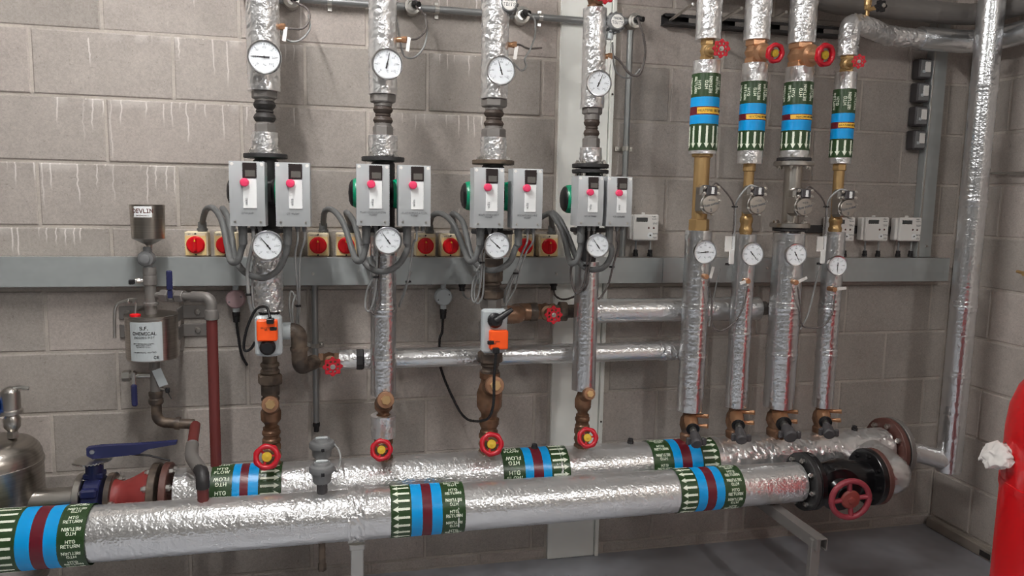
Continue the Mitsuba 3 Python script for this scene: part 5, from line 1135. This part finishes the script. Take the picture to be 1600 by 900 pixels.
# rag tucked behind it
g = W(1549, 713, -1.10); rg = trimesh.creation.icosphere(3, 1.0); v = rg.vertices.copy()
n_ = meshkit.fbm(v*2.2+3, 3, 5); v = v*(0.45+1.1*n_[:, None])*[0.036, 0.045, 0.030]; v = v + 0.007*(meshkit.noise(v*70, 4)-0.5)[:, None]*[1, 1, 1.5]; v[:, 2] += 0.45*v[:, 0]
single('rag', trimesh.Trimesh(v+[g[0]+0.024, -1.10, g[2]], rg.faces, process=False), M_CLOTH, 'crumpled white rag tucked against the red vessel', 'rag', smooth=True)
ry_ = -0.55
zb_ = None
def WX(px, py, x):
    d = np.array([(px-800)/F_PX, (450-py)/F_PX, 1.0]) @ ROT
    return EYE + d*((x-EYE[0])/d[0])
a, b = WX(1549, 271, XR-0.03), WX(1600, 271.5, XR-0.03)
u = thing('wall_rail', 'thin bright metal rail along the right hand wall beside the corner pipe', 'rail')
part(u, 'rail', cyl((XR-0.03, a[1], a[2]), (XR-0.03, a[1]-0.9, b[2]+(b[2]-a[2])*1.5), 0.006), M_ZINC)
part(u, 'standoff', cyl((XR-0.002, a[1]-0.05, a[2]), (XR-0.03, a[1]-0.05, a[2]), 0.006), M_ZINC)
c = WX(1597, 427, XR-0.06)
u = thing('brass_tap', 'small brass tap sticking out at the right edge of the picture', 'tap')
part(u, 'body', cat(cyl((XR-0.002, c[1]-0.02, c[2]), (XR-0.075, c[1]-0.02, c[2]), 0.010), hexn((XR-0.02, c[1]-0.02, c[2]), (XR-0.04, c[1]-0.02, c[2]), 0.014), cyl((XR-0.06, c[1]-0.02, c[2]), (XR-0.065, c[1]+0.02, c[2]+0.006), 0.006)), M_BRASS)

# ================================================================== DOSING POT AT THE LEFT
DY = -0.17
pc = W(238, 528, DY); X0 = pc[0]; R = 38.5*MPP((X0, DY-0.04, pc[2]))
za, zb = ZAT(X0, DY-R, 497), ZAT(X0, DY-R, 568)
u = thing('dosing_pot', 'stainless chemical dosing pot with white label, bracketed to the wall at the left', 'dosing pot')
part(u, 'shell', lathe((X0, DY, zb), (0, 0, 1), [(0, R*0.82), (0.003, R*0.98), (0.010, R), (za-zb-0.008, R), (za-zb-0.006, R*1.02), (za-zb, R*1.02), (za-zb+0.002, R*0.98)], 56), M_STAIN)
for sx in (-1, 1):
    for dz in (0.24, 0.68):
        z = zb+(za-zb)*(1-dz+0.12); bx_ = X0+sx*R*1.12
        pl_ = part(u, 'bracket', box(X0+sx*0.105, DY+0.068+0.098, z, 0.085, 0.008, 0.048, 0.002), M_DULL)
        bolt(pl_, (X0+sx*0.118, DY+0.162, z), (0, -1, 0), 0.010, 0.010, M_STAIN2)
        part(u, 'bracket_web', box(X0+sx*0.066, (DY+0.165)/2-0.03, z, 0.006, 0.11, 0.046, 0.001), M_DULL)
zlab = (za+zb)/2-0.004
lb = part(u, 'label', wrapv(curved(0.106, 0.132), (X0, DY, zlab), R+0.0008, -0.02), M_ACT, False)
part(lb, 'lettering', cat(wrapv(text('S.F.', 0.0115, 0.0005, True), (X0, DY, zlab+0.046), R+0.0016, -0.06), wrapv(text('CHEMICAL', 0.0105, 0.0005, True), (X0, DY, zlab+0.028), R+0.0016, -0.06), wrapv(text('DOSING POT', 0.0075, 0.0005), (X0, DY, zlab+0.014), R+0.0016, -0.06),
     wrapv(text('MAX PRESSURE 10 BAR\nMAX TEMP 110°C\nCAPACITY 3.5 L', 0.0042, 0.0005), (X0, DY, zlab-0.012), R+0.0016, -0.10), wrapv(text('COMMERCIAL HEATING', 0.0045, 0.0005), (X0, DY, zlab-0.036), R+0.0016, -0.06), wrapv(text('CE', 0.010, 0.0005, True), (X0, DY, zlab-0.054), R+0.0016, 0.36)), M_PRINT, False)
zf = lambda py, y=DY: ZAT(X0, y, py)
part(u, 'neck', cat(cyl((X0, DY, za-0.002), (X0, DY, zf(441)), 0.018, n=24), lathe((X0, DY, zf(477)), (0, 0, 1), [(0, 0.024), (0.008, 0.024), (0.012, 0.019)], 24)), M_DULL)
part(u, 'neck_nut', cat(lathe((X0, DY, zf(446)), (0, 0, 1), [(0, 0.019), (0.004, 0.022), (0.030, 0.022), (0.034, 0.020), (0.040, 0.022), (0.062, 0.020)], 24)), M_DULL)
fx = W(231, 345, DY)[0]
vb = (X0-0.004, DY, zf(405, DY-0.03))
part(u, 'filling_valve', cat(cyl((vb[0], DY, zf(424)), (vb[0], DY, vb[2]+0.04), 0.014), lathe((vb[0]-0.004, DY+0.018, vb[2]), (0, -1, 0), [(0, 0.020), (0.006, 0.027), (0.03, 0.027), (0.036, 0.024), (0.038, 0.016), (0.046, 0.016), (0.048, 0.013)], 28)), M_GREYPL)
part(u, 'vent_cock', cat(cyl((X0-0.015, DY, zf(438)), (X0-0.045, DY-0.006, zf(438)), 0.007), hexn((X0-0.028, DY-0.003, zf(438)), (X0-0.04, DY-0.005, zf(438)), 0.010)), M_ZINC)
part(u, 'vent_knob', box(X0-0.055, DY-0.01, zf(440), 0.018, 0.016, 0.016, 0.003), M_BLACK)
fn = thing('filling_funnel', 'stainless steel filling cup above the dosing pot, printed DEVLIN', 'funnel')
f0, f1 = zf(388), zf(320); fr = 25.5*MPP((X0, DY, f1))
def shell_prof(h, r, t=0.002): return [(0, 0.010), (0.012, 0.010), (0.020, 0.026), (0.034, r*0.93), (0.036, r*0.94), (h, r), (h, r-t), (0.040, r*0.92), (0.038, r*0.9), (0.030, 0.012), (0.028, 0)]
part(fn, 'cup', lathe((fx, DY, f0), (0, 0, 1), shell_prof(f1-f0, fr), 48), M_STAIN)
zl2 = zf(331, DY-fr)
pl_ = part(fn, 'label', wrapv(curved(0.058, 0.036), (fx, DY, zl2), fr*0.995+0.001, -0.05), M_LABEL, False)
part(pl_, 'lettering', cat(wrapv(text('DEVLIN', 0.0135, 0.0005, True), (fx, DY, zl2+0.003), fr+0.0016, -0.05), wrapv(text('ENGINEERING', 0.0042, 0.0005), (fx, DY, zl2-0.0125), fr+0.0016, -0.05)), M_MAROONF, False)
part(fn, 'tail', cyl((fx, DY, f0+0.004), (vb[0]-0.002, DY, vb[2]+0.024), 0.011), M_STAIN2)
# bleed pipe with red cap
b0 = W(211, 487, DY-0.05); b1 = W(211, 469, DY-0.05); b2 = W(193, 471, DY-0.03); b3 = W(180, 482, DY-0.02); b4 = W(179, 528, DY-0.02)
u2 = thing('bleed_pipe', 'thin bent bleed pipe with red cap on top of the dosing pot', 'pipe')
part(u2, 'pipe', tube(spline([b0-[0, 0, 0.012], b1, b2, b3, b4], 10), 0.0048, 10), M_ZINC, True)
part(u2, 'nut', cat(hexn(b1*0.55+b2*0.45, b1*0.3+b2*0.7, 0.009), hexn(b1+[0, 0, -0.010], b1+[0, 0, 0.006], 0.009)), M_ZINC)
part(u2, 'red_cap', lathe((b0[0], b0[1], za+0.001), (0, 0, 1), [(0, 0.017), (0.007, 0.017), (0.010, 0.010)], 16), M_ROTARY)
# top branch: ball valve with blue lever, then maroon pipe down to the flow header
zb2 = zf(462); MY = -0.255
mx = XAT(MY, 0.9, 333)
bv = thing('ball_valve', 'ball valve with upright blue lever between dosing pot and maroon pipe', 'valve')
q0 = np.array([X0+0.0195, DY, zb2]); q1 = W(322, 464, MY+0.01); dd = (q1-q0)/np.linalg.norm(q1-q0)
Lq = np.linalg.norm(q1-q0)
part(bv, 'body', cat(cyl(q0, q0+dd*0.03, 0.013), hexn(q0+dd*0.018, q0+dd*0.048, 0.023), lathe(q0+dd*0.045, dd, [(0, 0.018), (0.012, 0.023), (0.028, 0.018)], 20), hexn(q0+dd*0.075, q0+dd*0.105, 0.022), cyl(q0+dd*0.1, q0+dd*Lq*0.75, 0.014)), M_DULL)
sp = q0+dd*0.060
part(bv, 'stem', cyl(sp, sp+np.array([0, -0.034, 0]), 0.008), M_ZINC)
part(bv, 'lever', cat(box(sp[0], sp[1]-0.034, sp[2]+0.042, 0.016, 0.006, 0.09, 0.002), box(sp[0], sp[1]-0.036, sp[2]+0.058, 0.019, 0.010, 0.068, 0.004)), M_BLUE)
mp = thing('maroon_pipe', 'straight maroon painted pipe dropping to the rear header left of its first tape', 'pipe')
part(mp, 'elbow', tube(fillet([q0+dd*Lq*0.72, np.array([mx, MY, q1[2]]), (mx, MY, q1[2]-0.06)], 0.035, 8), 0.0185, 18), M_DULL, True)
part(mp, 'socket', lathe((mx, MY, ZAT(mx, MY, 499)), (0, 0, 1), [(0, 0.0225), (0.006, 0.0235), (0.03, 0.022), (0.034, 0.0195)], 24), M_DULL)
part(mp, 'pipe', cyl((mx, MY, HZ+HR-0.01), (mx, MY, ZAT(mx, MY, 492)), 0.0178, n=24), M_MAROON)
# bottom branch: drain valve, elbows, maroon piece down to the return header
zd = zf(586)
lo = thing('dosing_return_pipe', 'pipe run from under the dosing pot to the front header, partly maroon', 'pipe')
part(lo, 'tail', cyl((X0+0.004, DY, zb+0.002), (X0+0.004, DY, zf(612)), 0.017, n=20), M_DULL)
part(lo, 'union_nut', lathe((X0+0.004, DY, zf(632)), (0, 0, 1), [(0, 0.020), (0.006, 0.024), (0.02, 0.024), (0.024, 0.020), (0.034, 0.023), (0.045, 0.023), (0.048, 0.018)], 24), M_RUST)
e1 = np.array([X0+0.004, DY, ZAT(X0, DY, 660)]); e2 = W(303, 663, DY)
part(lo, 'bend', tube(fillet([(X0+0.004, DY, zf(630)), e1, e2], 0.05, 9), 0.0175, 16), M_RUST, True)
part(lo, 'collar', cyl(e1+(e2-e1)*0.50, e1+(e2-e1)*0.62, 0.022), M_RUST)
P = [W(305, 664, DY-0.005), W(300, 700, -0.30)]
part(lo, 'maroon_piece', cyl(P[0], P[1], 0.0175, n=20), M_MAROON)
part(lo, 'elbow', tube(spline([P[1]+(P[0]-P[1])*0.15, P[1], W(300, 714, -0.37), W(308, 727, -0.43), W(315, 737, -0.47)], 8), 0.021, 18), M_ZINC if False else M_DULL, True)
xm = W(317, 760, FY)[0]
part(lo, 'black_elbow', tube(spline([W(312, 733, -0.455), W(316, 741, -0.485), (xm, FY, ZAT(xm, FY, 752)), (xm, FY, ZAT(xm, FY, 762))], 8), 0.0205, 18), M_IRON, True)
part(lo, 'maroon_drop', cyl((xm, FY, ZAT(xm, FY, 758)), (xm, FY, FZ+0.070), 0.0172, n=20), M_MAROON)
dv = thing('drain_valve', 'drain valve with blue lever pointing down, below the dosing pot', 'valve')
g0 = np.array([X0-0.008, DY, zd])
part(dv, 'body', cat(cyl(g0, g0-[0.055, 0, 0], 0.011), lathe(g0-[0.045, 0, 0], (-1, 0, 0), [(0, 0.013), (0.010, 0.018), (0.022, 0.014)], 18), hexn(g0-[0.066, 0, 0], g0-[0.092, 0, 0], 0.020)), M_ZINC)
hb = W(209, 588, DY-0.03)
part(dv, 'lever_neck', box(hb[0]-0.002, DY-0.022, hb[2]-0.014, 0.012, 0.005, 0.05, 0.002), M_ZINC); part(dv, 'stem', cyl((hb[0]-0.002, DY, hb[2]), (hb[0]-0.002, DY-0.024, hb[2]), 0.007), M_ZINC)
part(dv, 'lever', box(hb[0]-0.002, DY-0.026, hb[2]-0.068, 0.019, 0.012, 0.078, 0.005), M_BLUE)
tg = trimesh.creation.box((0.030, 0.0016, 0.062)); tg.apply_transform(trimesh.transformations.rotation_matrix(-0.35, (0, 1, 0))); t_ = W(250, 590, DY-0.024); tg.apply_translation(t_)
single('paper_tag', tg, M_ACT, 'pale paper tag hanging askew below the dosing pot', 'tag', smooth=False)
kc = W(262, 610, DY-0.01)
u = thing('test_cock', 'tiny test cock with black knob right of the pipe under the dosing pot', 'valve')
part(u, 'stem', cyl((X0+0.018, DY, kc[2]+0.006), (kc[0]-0.006, DY-0.008, kc[2]+0.003), 0.006), M_ZINC); part(u, 'knob', cat(box(kc[0], DY-0.01, kc[2], 0.014, 0.014, 0.018, 0.003)), M_BLACK); part(u, 'chain', tube(spline([(kc[0], DY-0.01, kc[2]-0.006), (kc[0]+0.006, DY-0.01, kc[2]-0.02), (kc[0]+0.012, DY-0.01, kc[2]-0.03)], 5), 0.002, 6), M_BLACK)

# ---- capped test points on the headers, left conduit drop
def test_point(px, py, y, z0, label, neck):
    c = W(px, py, y); x = c[0]; Rr = 19.5*MPP(c); u = thing('capped_test_point', label, 'test point'); z = c[2]
    part(u, 'neck', cyl((x, y, z0), (x, y, z-0.055), neck, n=20), M_DKGREYPL)
    part(u, 'body', lathe((x, y, z-0.058), (0, 0, 1), [(0, Rr*0.60), (0.006, Rr*0.72), (0.026, Rr*0.76), (0.046, Rr*0.84)], 32), M_GREYPL)
    cp = part(u, 'cap', lathe((x, y, z-0.022), (0, 0, 1), [(0, Rr*0.94), (0.004, Rr), (0.016, Rr), (0.022, Rr*0.93), (0.026, Rr*0.72), (0.032, Rr*0.66), (0.034, Rr*0.60)], 36), M_GREYPL)
    part(cp, 'ridge', box(x, y, z+0.014, Rr*0.95, Rr*0.26, 0.007, 0.002), M_ACT); part(cp, 'latch', box(x+Rr*0.1, y-Rr*0.98, z-0.018, 0.010, 0.006, 0.010), M_PRINT)
    return x, z, Rr
xa, zA, rA = test_point(503, 690, RY, HZ+HR-0.01, 'grey capped test point standing on the rear header, the farther of two', 0.02)
xb, zB, rB = test_point(503, 727, FY, FZ+0.075, 'grey capped test point standing on the front header, the nearer of two', 0.017)
single('tether', tube(spline([(xa+rA*0.95, RY, zA-0.01), W(530, 705, -0.33), W(532, 722, -0.38), W(526, 737, -0.45), (xb+rB*0.95, FY, zB-0.006)], 8), 0.0035, 8), M_CABLE, 'pale plastic tether joining the two grey capped test points', 'tether', smooth=True)
cx_ = W(493, 560, -0.03)[0]
u = thing('conduit', 'upright steel conduit dropping from the trunking between the first two pumped risers', 'conduit')
zend = ZAT(cx_, -0.03, 660)
part(u, 'tube', cyl((cx_, -0.03, zend), (cx_, -0.03, TZ0-0.003), 0.0115), M_GALV2)
part(u, 'gland', cat(hexn((cx_, -0.03, zend-0.016), (cx_, -0.03, zend), 0.014, 8), cyl((cx_, -0.03, zend-0.036), (cx_, -0.03, zend-0.014), 0.010)), M_BLACK)
zs_ = ZAT(cx_, -0.03, 540)
part(u, 'saddle', cat(box(cx_, -0.006, zs_, 0.062, 0.012, 0.016, 0.001), lathe((cx_, -0.03, zs_-0.008), (0, 0, 1), [(0, 0.0155), (0.016, 0.0155)], 18)), M_ZINC)
for sx in (-0.022, 0.022): bolt(u, (cx_+sx, -0.012, zs_), (0, -1, 0), 0.006, 0.012)

# ---- thin grey cables under the pumps
def bundle(start, pts, label, m=M_CABLE, r=0.0036, tie=None):
    P3 = [np.array(start)+[0, 0, 0.002], np.array(start)-[0, 0, 0.03]] + [W(a, b, y) for a, b, y in pts]
    k = single('cable', tube(spline(P3, 8), r, 7), m, label, 'cable', None, True)
    if tie:
        c = W(*tie); part(k, 'cable_tie', lathe((c[0], c[1], c[2]-0.003), (0, 0, 1), [(0, 0.010), (0.006, 0.010)], 12), M_BLACK)
g = GLANDS
bundle(g[(1, 0, 0.10)], [(387, 420, -0.37), (388, 455, -0.36), (392, 480, -0.34), (397, 497, -0.33)], 'pale cable dropping left of the first lower dial gauge', r=0.006, tie=(388, 460, -0.36))
bundle(g[(1, 0, 0.30)], [(396, 415, -0.36), (394, 450, -0.35), (396, 478, -0.34), (404, 492, -0.33)], 'thinner pale cable behind the one left of the first lower dial gauge')
bundle(g[(1, 1, 0.10)], [(461, 400, -0.37), (464, 440, -0.33), (466, 475, -0.26), (462, 508, -0.20), (456, 506, -0.19), (452, 475, -0.18), (455, 455, -0.16), (464, 470, -0.16)], 'pale cable coil hanging right of the first lower dial gauge', tie=(466, 478, -0.26))
bundle(g[(1, 1, 0.30)], [(469, 400, -0.37), (468, 440, -0.33), (468, 475, -0.26), (466, 505, -0.20), (459, 510, -0.19), (457, 480, -0.18), (462, 460, -0.17)], 'second pale cable coil hanging right of the first lower dial gauge')
bundle(g[(2, 0, 0.10)], [(590, 385, -0.38), (588, 430, -0.36), (586, 460, -0.33), (578, 485, -0.31), (571, 480, -0.31), (573, 455, -0.32), (582, 437, -0.34)], 'pale cable coil hanging left of the second lower dial gauge', tie=(587, 433, -0.36))
bundle(g[(2, 0, 0.30)], [(594, 380, -0.36), (592, 430, -0.35), (592, 465, -0.33), (585, 490, -0.32), (577, 478, -0.31), (580, 450, -0.33)], 'second pale cable coil hanging left of the second lower dial gauge', M_CABLE2)
bundle(g[(2, 1, 0.10)], [(646, 380, -0.38), (640, 425, -0.33), (633, 455, -0.26), (624, 478, -0.20), (626, 470, -0.19), (640, 430, -0.22), (643, 424, -0.24)], 'pale cable with black tie hanging under the right hand box of the second twin pump', tie=(638, 440, -0.29))
bundle(g[(3, 0, 0.10)], [(753, 392, -0.39), (752, 430, -0.37), (748, 460, -0.33), (741, 472, -0.31), (737, 460, -0.31), (741, 435, -0.33), (750, 415, -0.36)], 'pale cable coil hanging left of the third lower dial gauge', tie=(753, 410, -0.38))
bundle(g[(3, 0, 0.30)], [(758, 392, -0.38), (756, 430, -0.36), (754, 462, -0.33), (746, 474, -0.31), (741, 455, -0.31), (748, 425, -0.34)], 'second pale cable coil hanging left of the third lower dial gauge')
bundle(g[(3, 1, 0.10)], [(816, 395, -0.37), (806, 425, -0.33), (796, 450, -0.29), (789, 472, -0.27), (788, 462, -0.26), (796, 440, -0.27), (806, 420, -0.30)], 'pale cable crossing the right hand isolator knob under the third twin pump', tie=(806, 427, -0.33))
bundle(g[(3, 1, 0.30)], [(822, 395, -0.37), (812, 425, -0.33), (805, 450, -0.29), (793, 472, -0.27), (790, 478, -0.27), (799, 445, -0.27), (810, 422, -0.30)], 'second pale cable under the third twin pump, coiled beside the first')
bundle(g[(4, 0, 0.10)], [(919, 390, -0.37), (916, 420, -0.36), (912, 445, -0.34), (903, 458, -0.31), (896, 450, -0.31), (892, 425, -0.30), (896, 405, -0.31)], 'grey cable loop hanging left of the fourth lower dial gauge', M_CABLE2, 0.0045, tie=(915, 415, -0.36))
bundle(g[(4, 0, 0.30)], [(925, 390, -0.37), (920, 420, -0.36), (916, 448, -0.34), (900, 462, -0.22), (880, 468, -0.12), (868, 462, -0.05), (865, 452, -0.04)], 'grey cable sweeping from the fourth twin pump left to the trunking underside', M_CABLE2, 0.004)
bundle(g[(4, 1, 0.10)], [(966, 385, -0.37), (958, 415, -0.33), (950, 445, -0.30), (938, 465, -0.29), (931, 466, -0.30)], 'grey cable hanging from the right hand box of the fourth twin pump', M_CABLE2, 0.004, tie=(956, 417, -0.32))
for px in (865, 722):
    c = W(px, 449, -0.04); k = thing('cable_gland', 'small black cable gland under the trunking ' + ('beside the white column' if px == 865 else 'left of the third riser'), 'cable gland')
    part(k, 'nut', cat(hexn((c[0], -0.04, TZ0-0.016), (c[0], -0.04, TZ0-0.0015), 0.015, 8), cyl((c[0], -0.04, TZ0-0.032), (c[0], -0.04, TZ0-0.014), 0.011)), M_BLACK)
cable([(W(722, 449, -0.04)[0], -0.04, TZ0-0.028), W(725, 462, -0.05), W(733, 467, -0.10), W(738, 460, -0.20), W(740, 452, -0.30)], 0.0035, M_CABLE, 'pale cable from the small gland left of the third riser')

for k_, v_ in labels.items():
    if len(v_.get('label', '').split()) > 16: print('LONG', k_, v_['label'])
